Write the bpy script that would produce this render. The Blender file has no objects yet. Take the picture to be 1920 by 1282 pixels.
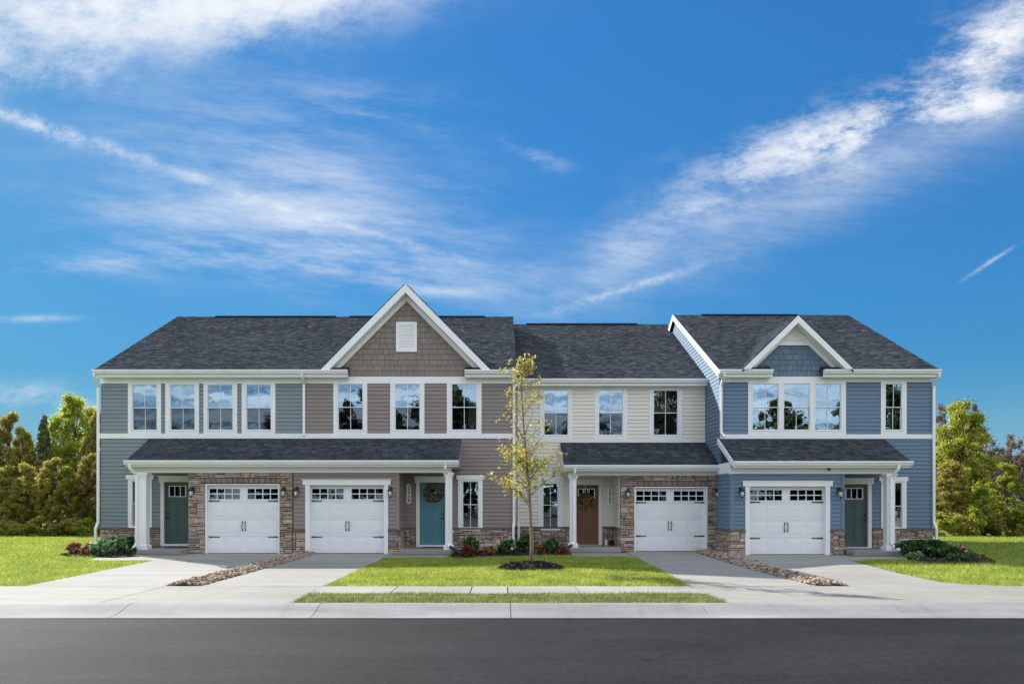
import bpy, math, random
import numpy as np
from mathutils import Vector, Matrix
random.seed(7); RNG = np.random.default_rng(11)
scene = bpy.context.scene
COL = scene.collection
PI = math.pi
# ------------------------------------------------------------------ camera
F = 1392.0; CX = 940.0; HY = 944.0; CAMH = 1.62; CAMY = -25.5
cam_d = bpy.data.cameras.new('camera'); cam = bpy.data.objects.new('camera', cam_d); COL.objects.link(cam)
cam.location = (0, CAMY, CAMH); cam.rotation_euler = (PI/2, 0, 0)
cam_d.sensor_width = 36; cam_d.lens = 36*F/1920
cam_d.shift_x = 20/1920; cam_d.shift_y = (HY-641)/1920
cam_d.clip_start = 0.1; cam_d.clip_end = 3000
scene.camera = cam
# ------------------------------------------------------------------ light
SUN_DIR = Vector((-1.14, 1.06, 1.0)).normalized()      # towards the sun
SUN_EL = math.asin(SUN_DIR.z); SUN_AZ = math.atan2(-SUN_DIR.x, SUN_DIR.y)
SUN_STRENGTH = 2.8; SKY_STRENGTH = 0.12; EXPOSURE = 1.75
SKY_K, SKY_SAT, SKY_VAL, SKY_TINT, CLOUD, FILL_VEIL = 0.35, 1.15, 0.56, (0.34, 0.87, 1.14), (2.35, 2.42, 2.5), (3.5, 3.8, 4.2)
sd = bpy.data.lights.new('sun', 'SUN'); sun = bpy.data.objects.new('sun', sd); COL.objects.link(sun)
sd.energy = SUN_STRENGTH; sd.angle = math.radians(0.5); sd.color = (1.0, 0.965, 0.90)
sun.rotation_euler = SUN_DIR.to_track_quat('Z', 'Y').to_euler(); sun.location = (-30, 30, 40)
scene.view_settings.view_transform = 'Standard'; scene.view_settings.look = 'None'
scene.view_settings.gamma = 1.0; scene.view_settings.use_curve_mapping = False
scene.view_settings.exposure = EXPOSURE
scene.cycles.max_bounces = 6; scene.cycles.diffuse_bounces = 3; scene.cycles.glossy_bounces = 3; scene.cycles.transparent_max_bounces = 8; scene.cycles.transmission_bounces = 3
scene.cycles.caustics_reflective = False; scene.cycles.caustics_refractive = False
# ------------------------------------------------------------------ node helper
class NT:
    def __init__(s, tree): s.t = tree; s.n = tree.nodes; s.l = tree.links
    def new(s, typ, **kw):
        n = s.n.new(typ)
        for k, v in kw.items(): setattr(n, k, v)
        return n
    def put(s, sock, v):
        if isinstance(v, bpy.types.NodeSocket): s.l.new(v, sock)
        elif isinstance(v, (tuple, list)) and sock.type == 'RGBA' and len(v) == 3: sock.default_value = (*v, 1)
        else: sock.default_value = v
    def math(s, op, a, b=0.0, c=0.0, clamp=False):
        n = s.new('ShaderNodeMath', operation=op, use_clamp=clamp)
        s.put(n.inputs[0], a); s.put(n.inputs[1], b)
        if len(n.inputs) > 2: s.put(n.inputs[2], c)
        return n.outputs[0]
    def mix(s, f, a, b, mode='MIX'):
        n = s.new('ShaderNodeMix', data_type='RGBA', blend_type=mode)
        s.put(n.inputs[0], f); s.put(n.inputs[6], a); s.put(n.inputs[7], b)
        return n.outputs[2]
    def noise(s, vec, scale, detail=4.0, rough=0.55, dist=0.0):
        n = s.new('ShaderNodeTexNoise'); s.put(n.inputs['Scale'], scale); s.put(n.inputs['Detail'], detail)
        s.put(n.inputs['Roughness'], rough); s.put(n.inputs['Distortion'], dist)
        if vec is not None: s.l.new(vec, n.inputs['Vector'])
        return n.outputs[0]
    def ramp(s, fac, stops, interp='LINEAR'):
        n = s.new('ShaderNodeValToRGB'); n.color_ramp.interpolation = interp
        el = n.color_ramp.elements
        while len(el) < len(stops): el.new(0.5)
        for e, (p, c) in zip(el, stops): e.position = p; e.color = (*c, 1) if len(c) == 3 else c
        s.l.new(fac, n.inputs[0]); return n.outputs[0]
    def sstep(s, x, a, b, to0=0.0, to1=1.0):
        n = s.new('ShaderNodeMapRange', interpolation_type='SMOOTHSTEP')
        s.put(n.inputs[0], x); n.inputs[1].default_value = a; n.inputs[2].default_value = b
        n.inputs[3].default_value = to0; n.inputs[4].default_value = to1
        return n.outputs[0]
    def comb(s, x, y, z):
        n = s.new('ShaderNodeCombineXYZ'); s.put(n.inputs[0], x); s.put(n.inputs[1], y); s.put(n.inputs[2], z); return n.outputs[0]
# ------------------------------------------------------------------ world: sky with a layer of cirrus
world = bpy.data.worlds.new('World'); scene.world = world; world.use_nodes = True
world.cycles.sampling_method = 'MANUAL'; world.cycles.sample_map_resolution = 256
w = NT(world.node_tree); w.n.clear()
sky = w.new('ShaderNodeTexSky', sky_type='NISHITA'); sky.sun_disc = False
sky.sun_elevation = SUN_EL; sky.sun_rotation = -SUN_AZ; sky.altitude = 0; sky.air_density = 1.0; sky.dust_density = 0.3; sky.ozone_density = 2.5
tc = w.new('ShaderNodeTexCoord'); sep = w.new('ShaderNodeSeparateXYZ'); w.l.new(tc.outputs['Generated'], sep.inputs[0])
dx, dy, dz = sep.outputs
yy = w.math('MAXIMUM', dy, 0.12)
U = w.math('DIVIDE', dx, yy); V = w.math('DIVIDE', dz, yy)
front = w.sstep(dy, 0.12, 0.40)
FIELDS = {}
def field(ang, stretch, nscale, detail=5.0, seed=0.0):
    """noise drawn out along a direction; banks with the same run share one field"""
    key = (ang, stretch, nscale)
    if key not in FIELDS:
        a = math.radians(ang); ca, sa = math.cos(a), math.sin(a)
        s = w.math('ADD', w.math('MULTIPLY', U, ca), w.math('MULTIPLY', V, sa))
        t = w.math('SUBTRACT', w.math('MULTIPLY', V, ca), w.math('MULTIPLY', U, sa))
        FIELDS[key] = w.noise(w.comb(w.math('DIVIDE', s, stretch), t, seed), nscale, detail, 0.72, 0.0)
    return FIELDS[key]
def streak(px, py, ang, L, W, fld, lo=0.35, hi=0.75, amount=1.0):
    """an elongated cloud bank round direction (px,py)"""
    u0 = (px-CX)/F; v0 = (HY-py)/F; a = math.radians(ang); ca, sa = math.cos(a), math.sin(a)
    s = w.math('MULTIPLY_ADD', U, ca*F/L, w.math('MULTIPLY_ADD', V, sa*F/L, -(u0*ca+v0*sa)*F/L))
    t = w.math('MULTIPLY_ADD', V, ca*F/W, w.math('MULTIPLY_ADD', U, -sa*F/W, -(v0*ca-u0*sa)*F/W))
    r2 = w.math('MULTIPLY_ADD', s, s, w.math('MULTIPLY', t, t))
    m = w.math('POWER', 2.718, w.math('MULTIPLY', r2, -1.0))
    k = w.sstep(w.math('MULTIPLY_ADD', m, 0.13, FIELDS_OF[fld]), lo+0.03, hi+0.02)
    return w.math('MULTIPLY', w.math('MULTIPLY', k, m), amount)
FIELDS_OF = {'soft': field(5, 1.6, 9.0, 6.0, 1.3), 'left': field(-6, 4.5, 13.0, 6.0, 3.1), 'right': field(9, 2.2, 17.0, 6.0, 8.2), 'fine': field(0, 1.4, 42.0, 3.0, 6.0)}
banks = [
    streak(180, 20, 8, 430, 105, 'soft', 0.28, 0.84, 1.0),
    streak(520, 0, 10, 300, 75, 'soft', 0.28, 0.80, 1.0),
    streak(60, 130, 0, 190, 60, 'soft', 0.42, 0.85, 0.6),
    streak(40, 224, -21, 130, 15, 'fine', 0.36, 0.80, 0.55),
    streak(290, 306, -19, 330, 13, 'fine', 0.30, 0.95, 0.50),
    streak(650, 424, -16, 260, 9, 'fine', 0.28, 0.95, 0.45),
    streak(480, 340, -17, 450, 160, 'left', 0.30, 1.0, 0.55),
    streak(600, 330, -20, 240, 100, 'left', 0.28, 1.0, 0.45),
    streak(520, 420, -4, 340, 50, 'left', 0.42, 0.86, 0.45),
    streak(640, 500, -5, 350, 45, 'left', 0.44, 0.86, 0.6),
    streak(230, 490, 4, 300, 30, 'left', 0.46, 0.88, 0.45),
    streak(690, 200, -10, 200, 50, 'left', 0.44, 0.9, 0.45),
    streak(990, 285, -22, 70, 17, 'right', 0.38, 0.85, 0.5),
    streak(1570, 262, 15, 210, 55, 'right', 0.40, 0.70, 1.0),
    streak(1850, 90, 36, 200, 70, 'right', 0.40, 0.74, 1.0),
    streak(1830, 195, 8, 120, 32, 'right', 0.38, 0.70, 1.0),
    streak(1400, 340, 26, 300, 55, 'right', 0.42, 0.88, 0.65),
    streak(1540, 365, 22, 420, 75, 'left', 0.26, 1.0, 0.6),
    streak(1190, 460, 30, 150, 55, 'left', 0.30, 0.95, 0.6),
    streak(1190, 537, 17, 165, 11, 'fine', 0.34, 0.85, 0.5),
    streak(1855, 492, 33, 55, 4, 'fine', 0.30, 0.8, 0.5),
    streak(40, 742, 0, 90, 30, 'right', 0.42, 0.75, 0.40),
    streak(150, 768, 0, 80, 22, 'right', 0.40, 0.72, 0.35),
    streak(70, 597, 0, 90, 8, 'right', 0.40, 0.85, 0.4),
    streak(760, 540, -6, 150, 14, 'left', 0.42, 0.85, 0.5),
]
tot = banks[0]
for b in banks[1:]:      # screen-combine
    tot = w.math('SUBTRACT', w.math('ADD', tot, b), w.math('MULTIPLY', tot, b), clamp=True)
# added cloud sheet over the unseen sky, brighter and thicker to light shaded fronts
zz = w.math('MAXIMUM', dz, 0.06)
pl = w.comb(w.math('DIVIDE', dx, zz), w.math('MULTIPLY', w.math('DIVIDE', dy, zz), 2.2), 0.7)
fill_veil = w.math('MULTIPLY', w.sstep(w.noise(pl, 0.55, 4.0, 0.6, 0.0), 0.28, 0.60), 1.0)
# clear deep-blue air: the bright glare round the sun and the horizon is compressed, the hue kept blue
bw = w.new('ShaderNodeRGBToBW'); w.l.new(sky.outputs[0], bw.inputs[0])
gain = w.math('DIVIDE', 1.0, w.math('MULTIPLY_ADD', bw.outputs[0], SKY_K, 1.0))
sc1 = w.mix(1.0, sky.outputs[0], w.comb(gain, gain, gain), 'MULTIPLY')
hs = w.new('ShaderNodeHueSaturation'); hs.inputs['Saturation'].default_value = SKY_SAT; hs.inputs['Hue'].default_value = 0.5
hs.inputs['Value'].default_value = SKY_VAL
w.l.new(sc1, hs.inputs['Color'])
skyc = w.mix(1.0, hs.outputs[0], SKY_TINT, 'MULTIPLY')
skyc = w.mix(w.sstep(dz, -0.02, 0.17, 0.9, 0.0), skyc, (0.72, 1.33, 1.88))     # pale blue towards the horizon
bg1 = w.new('ShaderNodeBackground'); w.l.new(w.mix(fill_veil, skyc, FILL_VEIL), bg1.inputs[0]); bg1.inputs[1].default_value = SKY_STRENGTH
bg2 = w.new('ShaderNodeBackground'); w.l.new(w.mix(tot, skyc, CLOUD), bg2.inputs[0]); bg2.inputs[1].default_value = SKY_STRENGTH
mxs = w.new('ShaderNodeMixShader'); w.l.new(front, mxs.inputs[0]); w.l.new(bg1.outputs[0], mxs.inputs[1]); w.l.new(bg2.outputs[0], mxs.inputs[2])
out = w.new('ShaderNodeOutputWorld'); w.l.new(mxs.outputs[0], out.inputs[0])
# ------------------------------------------------------------------ mesh helpers
def wx(px, d): return (px-CX)*d/F
def wz(py, d): return CAMH+(HY-py)*d/F
def gdist(py): return CAMH*F/(py-HY)
def gpt(px, py, z=0.0):
    d = (CAMH-z)*F/(py-HY); return (wx(px, d), CAMY+d)
def origin_of(o):
    v = Vector((0, 0, 0))
    while o is not None: v += o.location; o = o.parent
    return v
class MB:
    def __init__(s): s.v = []; s.f = []
    def add(s, vs, fs):
        n = len(s.v); s.v += [tuple(p) for p in vs]; s.f += [tuple(i+n for i in f) for f in fs]; return s
    def box(s, x0, x1, y0, y1, z0, z1):
        return s.add([(x0,y0,z0),(x1,y0,z0),(x1,y1,z0),(x0,y1,z0),(x0,y0,z1),(x1,y0,z1),(x1,y1,z1),(x0,y1,z1)],
                     [(0,3,2,1),(4,5,6,7),(0,1,5,4),(1,2,6,5),(2,3,7,6),(3,0,4,7)])
    def cham(s, x0, x1, y0, y1, z0, z1, c):
        """box whose front (y0) face is chamfered by c"""
        return s.add([(x0,y1,z0),(x1,y1,z0),(x1,y1,z1),(x0,y1,z1),(x0+c*.3,y0+c,z0+c*.3),(x1-c*.3,y0+c,z0+c*.3),(x1-c*.3,y0+c,z1-c*.3),(x0+c*.3,y0+c,z1-c*.3),
                      (x0+c*1.3,y0,z0+c*1.3),(x1-c*1.3,y0,z0+c*1.3),(x1-c*1.3,y0,z1-c*1.3),(x0+c*1.3,y0,z1-c*1.3)],
                     [(0,1,5,4),(1,2,6,5),(2,3,7,6),(3,0,4,7),(4,5,9,8),(5,6,10,9),(6,7,11,10),(7,4,8,11),(8,9,10,11),(3,2,1,0)])
    def poly(s, pts): return s.add(pts, [tuple(range(len(pts)))])
    def prism(s, xz, y0, y1):
        n = len(xz)
        fs = [tuple(range(n)), tuple(reversed(range(n, 2*n)))]
        fs += [(i, i+n, (i+1) % n + n, (i+1) % n) for i in range(n)]
        return s.add([(x, y0, z) for x, z in xz]+[(x, y1, z) for x, z in xz], fs)
    def prism_x(s, yz, x0, x1):
        n = len(yz)
        fs = [tuple(reversed(range(n))), tuple(range(n, 2*n))]
        fs += [(i, (i+1) % n, (i+1) % n + n, i+n) for i in range(n)]
        return s.add([(x0, y, z) for y, z in yz]+[(x1, y, z) for y, z in yz], fs)
    def prism_z(s, xy, z0, z1):
        n = len(xy)
        fs = [tuple(reversed(range(n))), tuple(range(n, 2*n))]
        fs += [(i, (i+1) % n, (i+1) % n + n, i+n) for i in range(n)]
        return s.add([(x, y, z0) for x, y in xy]+[(x, y, z1) for x, y in xy], fs)
    def tube(s, pts, rad, n=8, rect=None):
        pts = [Vector(p) for p in pts]
        if not isinstance(rad, (list, tuple)): rad = [rad]*len(pts)
        rings = []; ref = None
        for i, p in enumerate(pts):
            a = pts[max(i-1, 0)]; b = pts[min(i+1, len(pts)-1)]; d = (b-a)
            d = d.normalized() if d.length > 1e-9 else Vector((0, 0, 1))
            if ref is None: ref = Vector((1, 0, 0)) if abs(d.x) < 0.9 else Vector((0, 1, 0))
            u = (ref - d*ref.dot(d)).normalized(); v = d.cross(u); ref = u
            if rect: offs = [(-rect[0], -rect[1]), (rect[0], -rect[1]), (rect[0], rect[1]), (-rect[0], rect[1])]
            else: offs = [(rad[i]*math.cos(2*PI*k/n), rad[i]*math.sin(2*PI*k/n)) for k in range(n)]
            rings.append([p+u*o[0]+v*o[1] for o in offs])
        m = len(rings[0]); vs = [q for r in rings for q in r]; fs = []
        for i in range(len(rings)-1):
            for k in range(m): fs.append((i*m+k, i*m+(k+1) % m, (i+1)*m+(k+1) % m, (i+1)*m+k))
        fs += [tuple(reversed(range(m))), tuple(range((len(rings)-1)*m, len(rings)*m))]
        return s.add(vs, fs)
    def lathe(s, c, prof, n=12):
        vs = [(c[0]+r*math.cos(2*PI*k/n), c[1]+r*math.sin(2*PI*k/n), c[2]+z) for r, z in prof for k in range(n)]; fs = []
        for i in range(len(prof)-1):
            for k in range(n): fs.append((i*n+k, i*n+(k+1) % n, (i+1)*n+(k+1) % n, (i+1)*n+k))
        fs += [tuple(reversed(range(n))), tuple(range((len(prof)-1)*n, len(prof)*n))]
        return s.add(vs, fs)
    def mesh(s, name, mat, smooth=False, org=(0, 0, 0)):
        me = bpy.data.meshes.new(name)
        me.from_pydata([(x-org[0], y-org[1], z-org[2]) for x, y, z in s.v], [], s.f); me.update()
        if mat is not None: me.materials.append(mat)
        if smooth: me.polygons.foreach_set('use_smooth', [True]*len(me.polygons))
        return me
    def build(s, name, mat, parent=None, smooth=False, org=None):
        o_ = Vector(org) if org is not None else (origin_of(parent) if parent is not None else Vector((0, 0, 0)))
        o = bpy.data.objects.new(name, s.mesh(name, mat, smooth, o_)); COL.objects.link(o)
        if parent is not None: o.parent = parent
        elif org is not None: o.location = o_
        return o
def np_mesh(name, V_, F_, mat, smooth=False):
    """fast mesh from numpy arrays: V_ (n,3), F_ (m,k)"""
    me = bpy.data.meshes.new(name); k = F_.shape[1]
    me.vertices.add(len(V_)); me.vertices.foreach_set('co', np.ascontiguousarray(V_, dtype=np.float32).ravel())
    me.loops.add(F_.size); me.loops.foreach_set('vertex_index', np.ascontiguousarray(F_, dtype=np.int32).ravel())
    me.polygons.add(len(F_)); me.polygons.foreach_set('loop_start', np.arange(0, F_.size, k, dtype=np.int32))
    try: me.polygons.foreach_set('loop_total', np.full(len(F_), k, dtype=np.int32))
    except Exception: pass
    me.update(calc_edges=True); me.materials.append(mat)
    if smooth: me.polygons.foreach_set('use_smooth', np.ones(len(F_), dtype=bool))
    return me
def link(name, me, parent=None, loc=(0, 0, 0), scale=(1, 1, 1), rotz=0.0, rot=None):
    o = bpy.data.objects.new(name, me); COL.objects.link(o)
    if parent is not None: o.parent = parent; o.location = Vector(loc)-origin_of(parent)
    else: o.location = loc
    o.scale = scale; o.rotation_euler = rot if rot else (0, 0, rotz)
    return o
def empty(name, loc):
    o = bpy.data.objects.new(name, None); COL.objects.link(o); o.location = loc; o.empty_display_size = 0.2; return o
def tag(o, label=None, cat=None, group=None, kind=None):
    if label: o['label'] = label
    if cat: o['category'] = cat
    if group: o['group'] = group
    if kind: o['kind'] = kind
    return o
# ------------------------------------------------------------------ materials
def new_mat(name):
    m = bpy.data.materials.new(name); m.use_nodes = True; n = NT(m.node_tree)
    return m, n, n.n['Principled BSDF']
def basic(name, col, rough=0.5, var=0.08, nscale=3.0, bump=0.0, bscale=60.0, objvar=0.0, spec=0.5, metal=0.0, stretch=None):
    m, n, b = new_mat(name)
    t = n.new('ShaderNodeTexCoord'); vec = t.outputs['Object']
    if stretch:
        mp = n.new('ShaderNodeMapping'); mp.inputs['Scale'].default_value = stretch; n.l.new(vec, mp.inputs[0]); vec = mp.outputs[0]
    ns = n.noise(vec, nscale, 5.0, 0.6)
    f = n.sstep(ns, 0.25, 0.75, 1-var, 1+var)
    if objvar:
        oi = n.new('ShaderNodeObjectInfo'); f = n.math('MULTIPLY', f, n.math('MULTIPLY_ADD', oi.outputs['Random'], 2*objvar, 1-objvar))
    c = n.mix(1.0, col, n.comb(f, f, f), 'MULTIPLY')
    n.l.new(c, b.inputs['Base Color']); b.inputs['Roughness'].default_value = rough; b.inputs['Metallic'].default_value = metal
    b.inputs['Specular IOR Level'].default_value = spec
    if bump:
        bp = n.new('ShaderNodeBump'); bp.inputs['Strength'].default_value = bump; bp.inputs['Distance'].default_value = 0.01
        n.l.new(n.noise(vec, bscale, 4.0), bp.inputs['Height']); n.l.new(bp.outputs[0], b.inputs['Normal'])
    return m
def siding_mat(name, col):
    return basic(name, col, 0.55, 0.06, 1.2, 0.12, 40.0, 0.035, 0.3, stretch=(0.25, 1, 1))
M = {}
M['white'] = basic('white_trim', (0.848, 0.848, 0.837), 0.45, 0.03, 1.5, 0.03, 30, 0.0, 0.4)
M['garage'] = basic('garage_white', (0.814, 0.820, 0.825), 0.42, 0.03, 1.2, 0.08, 90, 0.0, 0.4)
M['cream'] = basic('cream_trim', (0.8078, 0.7894, 0.7502), 0.5, 0.03, 1.5, 0.03, 30, 0.0, 0.4)
M['sid1'] = siding_mat('siding_grey_green', (0.2210, 0.2624, 0.2815))
M['sid2'] = siding_mat('siding_taupe', (0.2690, 0.2216, 0.2023))
M['sid3'] = siding_mat('siding_beige', (0.8050, 0.7483, 0.6452))
M['sid4'] = siding_mat('siding_slate_blue', (0.1423, 0.2104, 0.2961))
M['shake2'] = basic('shake_taupe', (0.2551, 0.2100, 0.1823), 0.65, 0.08, 3.0, 0.25, 60, 0.09, 0.25, stretch=(6, 1, 1))
M['shake4'] = basic('shake_blue', (0.138, 0.200, 0.269), 0.65, 0.08, 3.0, 0.25, 60, 0.09, 0.25, stretch=(6, 1, 1))
M['door_green'] = basic('door_green', (0.0656, 0.1115, 0.1023), 0.4, 0.05, 2.0)
M['door_teal'] = basic('door_teal', (0.0720, 0.2160, 0.2640), 0.4, 0.05, 2.0)
M['door_red'] = basic('door_red_brown', (0.17, 0.062, 0.036), 0.4, 0.08, 2.0, stretch=(4, 1, 0.5))
M['black'] = basic('black_iron', (0.012, 0.012, 0.013), 0.4, 0.1, 5.0)
M['vent'] = basic('vent_black', (0.02, 0.021, 0.024), 0.95, 0.1, 5.0, spec=0.0)
M['rubber'] = basic('black_plastic', (0.015, 0.015, 0.016), 0.45, 0.1, 5.0)
M['bronze'] = basic('dark_bronze', (0.02, 0.018, 0.016), 0.35, 0.1, 5.0, metal=0.6)
M['interior'] = basic('interior_wall', (0.14, 0.13, 0.12), 0.8)
M['curtain'] = basic('curtain', (0.7, 0.7, 0.68), 0.8, 0.15, 12.0, stretch=(4, 1, 0.1))
M['blind'] = basic('blind', (0.45, 0.44, 0.40), 0.6)
M['paper'] = basic('paper_shade', (0.78, 0.76, 0.70), 0.7)
M['mortar'] = basic('mortar', (0.115, 0.10, 0.09), 0.9, 0.2, 20)
M['cap'] = basic('stone_cap', (0.145, 0.12, 0.105), 0.8, 0.25, 6, 0.4, 30)
M['interior_dark'] = basic('roof_underside', (0.1, 0.1, 0.1), 0.9)
def stone_mat(name, k=1.0):
    m, n, b = new_mat(name)
    oi = n.new('ShaderNodeObjectInfo'); t = n.new('ShaderNodeTexCoord')
    base = n.ramp(oi.outputs['Random'], [(0.0, (0.3156, 0.2270, 0.1747)), (0.18, (0.4500, 0.3440, 0.2654)), (0.36, (0.2628, 0.2200, 0.1960)), (0.52, (0.5400, 0.4165, 0.3147)), (0.66, (0.3600, 0.2855, 0.2453)), (0.8, (0.4344, 0.2925, 0.1826)), (0.9, (0.1800, 0.1462, 0.1400)), (1.0, (0.5700, 0.4680, 0.3786))])
    geo = n.new('ShaderNodeNewGeometry')
    ns = n.noise(geo.outputs['Position'], 9.0, 6.0, 0.65)
    n2 = n.noise(geo.outputs['Position'], 45.0, 4.0, 0.6)
    f = n.math('MULTIPLY', n.sstep(ns, 0.25, 0.75, 0.62*k, 1.32*k), n.sstep(n2, 0.2, 0.8, 0.8, 1.2))
    n.l.new(n.mix(1.0, base, n.comb(f, f, f), 'MULTIPLY'), b.inputs['Base Color'])
    b.inputs['Roughness'].default_value = 0.85; b.inputs['Specular IOR Level'].default_value = 0.2
    bp = n.new('ShaderNodeBump'); bp.inputs['Strength'].default_value = 0.9; bp.inputs['Distance'].default_value = 0.02
    n.l.new(n.math('ADD', ns, n.math('MULTIPLY', n2, 0.4)), bp.inputs['Height']); n.l.new(bp.outputs[0], b.inputs['Normal'])
    return m
M['stone'] = stone_mat('ledge_stone')
M['lintel'] = basic('lintel_stone', (0.25, 0.19, 0.165), 0.85, 0.18, 8, 0.5, 40, 0.12, 0.2)
def shingle_mat():
    m, n, b = new_mat('asphalt_shingle')
    geo = n.new('ShaderNodeNewGeometry')
    base = n.ramp(geo.outputs['Random Per Island'], [(0.0, (0.038, 0.044, 0.051)), (0.3, (0.050, 0.057, 0.065)), (0.65, (0.061, 0.068, 0.077)), (0.9, (0.076, 0.082, 0.090)), (1.0, (0.095, 0.098, 0.103))])
    n1 = n.noise(geo.outputs['Position'], 0.5, 3.0); n2 = n.noise(geo.outputs['Position'], 90.0, 2.0)
    f = n.math('MULTIPLY', n.sstep(n1, 0.3, 0.7, 0.9, 1.1), n.sstep(n2, 0.25, 0.75, 0.7, 1.3))
    n.l.new(n.mix(1.0, base, n.comb(f, f, f), 'MULTIPLY'), b.inputs['Base Color'])
    b.inputs['Roughness'].default_value = 0.85; b.inputs['Specular IOR Level'].default_value = 0.25
    return m
M['shingle'] = shingle_mat()
M['shingle'].node_tree.nodes['Principled BSDF'].inputs['Specular IOR Level'].default_value = 0.0
def glass_mat(name, refl, tint, wave=0.0012, rough=0.0):
    """window glass: part mirror of the street side, part view into the room"""
    m, n, b = new_mat(name); n.n.remove(b)
    t = n.new('ShaderNodeBsdfTransparent'); t.inputs[0].default_value = (*tint, 1)
    g = n.new('ShaderNodeBsdfGlossy'); g.inputs['Roughness'].default_value = rough; g.inputs[0].default_value = (0.66, 0.82, 0.95, 1)
    geo = n.new('ShaderNodeNewGeometry')
    bp = n.new('ShaderNodeBump'); bp.inputs['Strength'].default_value = 1.0; bp.inputs['Distance'].default_value = wave
    n.l.new(n.noise(geo.outputs['Position'], 2.6, 1.0), bp.inputs['Height']); n.l.new(bp.outputs[0], g.inputs['Normal'])
    mx = n.new('ShaderNodeMixShader'); mx.inputs[0].default_value = refl
    n.l.new(t.outputs[0], mx.inputs[1]); n.l.new(g.outputs[0], mx.inputs[2])
    n.l.new(mx.outputs[0], n.n['Material Output'].inputs[0]); return m
M['glass'] = glass_mat('glass_upper', 0.36, (0.75, 0.8, 0.8))
M['glass_screen'] = glass_mat('glass_behind_screen', 0.11, (0.5, 0.52, 0.52), 0.0012, 0.015)
M['glass_dark'] = glass_mat('glass_garage', 0.10, (0.25, 0.26, 0.27), 0.001)
def concrete_mat(name, col, var=0.12, spec=0.12):
    m, n, b = new_mat(name); geo = n.new('ShaderNodeNewGeometry'); P = geo.outputs['Position']
    mp = n.new('ShaderNodeMapping'); mp.inputs['Scale'].default_value = (0.35, 1.6, 1); n.l.new(P, mp.inputs[0])
    n1 = n.noise(mp.outputs[0], 1.1, 6.0, 0.65, 0.6); n2 = n.noise(P, 28.0, 4.0, 0.7); n3 = n.noise(P, 0.35, 3.0)
    st = n.noise(P, 3.5, 5.0, 0.7, 1.0)
    f = n.math('MULTIPLY', n.sstep(n1, 0.25, 0.75, 1-var, 1+var*0.6), n.sstep(n2, 0.25, 0.75, 0.9, 1.1))
    f = n.math('MULTIPLY', f, n.sstep(n3, 0.3, 0.7, 0.92, 1.05))
    f = n.math('MULTIPLY', f, n.sstep(st, 0.62, 0.8, 1.0, 0.82))
    mp2 = n.new('ShaderNodeMapping'); mp2.inputs['Scale'].default_value = (2.6, 0.16, 1); n.l.new(P, mp2.inputs[0])
    f = n.math('MULTIPLY', f, n.sstep(n.noise(mp2.outputs[0], 1.3, 5.0, 0.65), 0.5, 0.75, 1.0, 0.88))
    oi = n.new('ShaderNodeObjectInfo'); f = n.math('MULTIPLY', f, n.math('MULTIPLY_ADD', oi.outputs['Random'], 0.12, 0.94))
    n.l.new(n.mix(1.0, col, n.comb(f, f, f), 'MULTIPLY'), b.inputs['Base Color'])
    b.inputs['Roughness'].default_value = 0.8; b.inputs['Specular IOR Level'].default_value = spec
    bp = n.new('ShaderNodeBump'); bp.inputs['Strength'].default_value = 0.25; bp.inputs['Distance'].default_value = 0.01
    n.l.new(n2, bp.inputs['Height']); n.l.new(bp.outputs[0], b.inputs['Normal']); return m
M['concrete'] = concrete_mat('concrete', (0.29, 0.276, 0.25))
M['curb'] = concrete_mat('curb_concrete', (0.27, 0.264, 0.254), 0.25)
M['walk'] = concrete_mat('sidewalk_concrete', (0.30, 0.288, 0.26))
def asphalt_mat():
    m, n, b = new_mat('asphalt'); geo = n.new('ShaderNodeNewGeometry'); P = geo.outputs['Position']
    n1 = n.noise(P, 60.0, 3.0, 0.7); n2 = n.noise(P, 0.5, 5.0, 0.6); vo = n.new('ShaderNodeTexVoronoi'); vo.inputs['Scale'].default_value = 130; n.l.new(P, vo.inputs['Vector'])
    f = n.math('MULTIPLY', n.sstep(n1, 0.2, 0.8, 0.55, 1.45), n.sstep(n2, 0.25, 0.75, 0.78, 1.15))
    mpr = n.new('ShaderNodeMapping'); mpr.inputs['Scale'].default_value = (0.12, 1.0, 1); n.l.new(P, mpr.inputs[0])
    f = n.math('MULTIPLY', f, n.sstep(n.noise(mpr.outputs[0], 1.1, 4.0, 0.6), 0.3, 0.7, 0.82, 1.12))
    v2 = n.new('ShaderNodeTexVoronoi', feature='DISTANCE_TO_EDGE'); v2.inputs['Scale'].default_value = 0.33
    wp = n.new('ShaderNodeVectorMath', operation='ADD'); n.l.new(P, wp.inputs[0]); nn = n.new('ShaderNodeTexNoise'); nn.inputs['Scale'].default_value = 1.5; nn.inputs['Detail'].default_value = 5; n.l.new(P, nn.inputs['Vector']); n.l.new(nn.outputs[1], wp.inputs[1]); n.l.new(wp.outputs[0], v2.inputs['Vector'])
    f = n.math('MULTIPLY', f, n.sstep(n.noise(P, 14.0, 3.0, 0.7), 0.3, 0.7, 0.75, 1.25))
    crack = n.math('MULTIPLY', n.sstep(v2.outputs[0], 0.0, 0.006, 1.0, 0.0), n.sstep(n.noise(P, 0.35, 2.0), 0.52, 0.6))
    f = n.math('MULTIPLY', f, n.math('MULTIPLY_ADD', crack, -0.6, 1.0))
    n.l.new(n.mix(1.0, (0.019, 0.019, 0.020), n.comb(f, f, f), 'MULTIPLY'), b.inputs['Base Color'])
    b.inputs['Roughness'].default_value = 0.8; b.inputs['Specular IOR Level'].default_value = 0.12
    bp = n.new('ShaderNodeBump'); bp.inputs['Strength'].default_value = 0.6; bp.inputs['Distance'].default_value = 0.006
    n.l.new(vo.outputs[0], bp.inputs['Height']); n.l.new(bp.outputs[0], b.inputs['Normal']); return m
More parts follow.
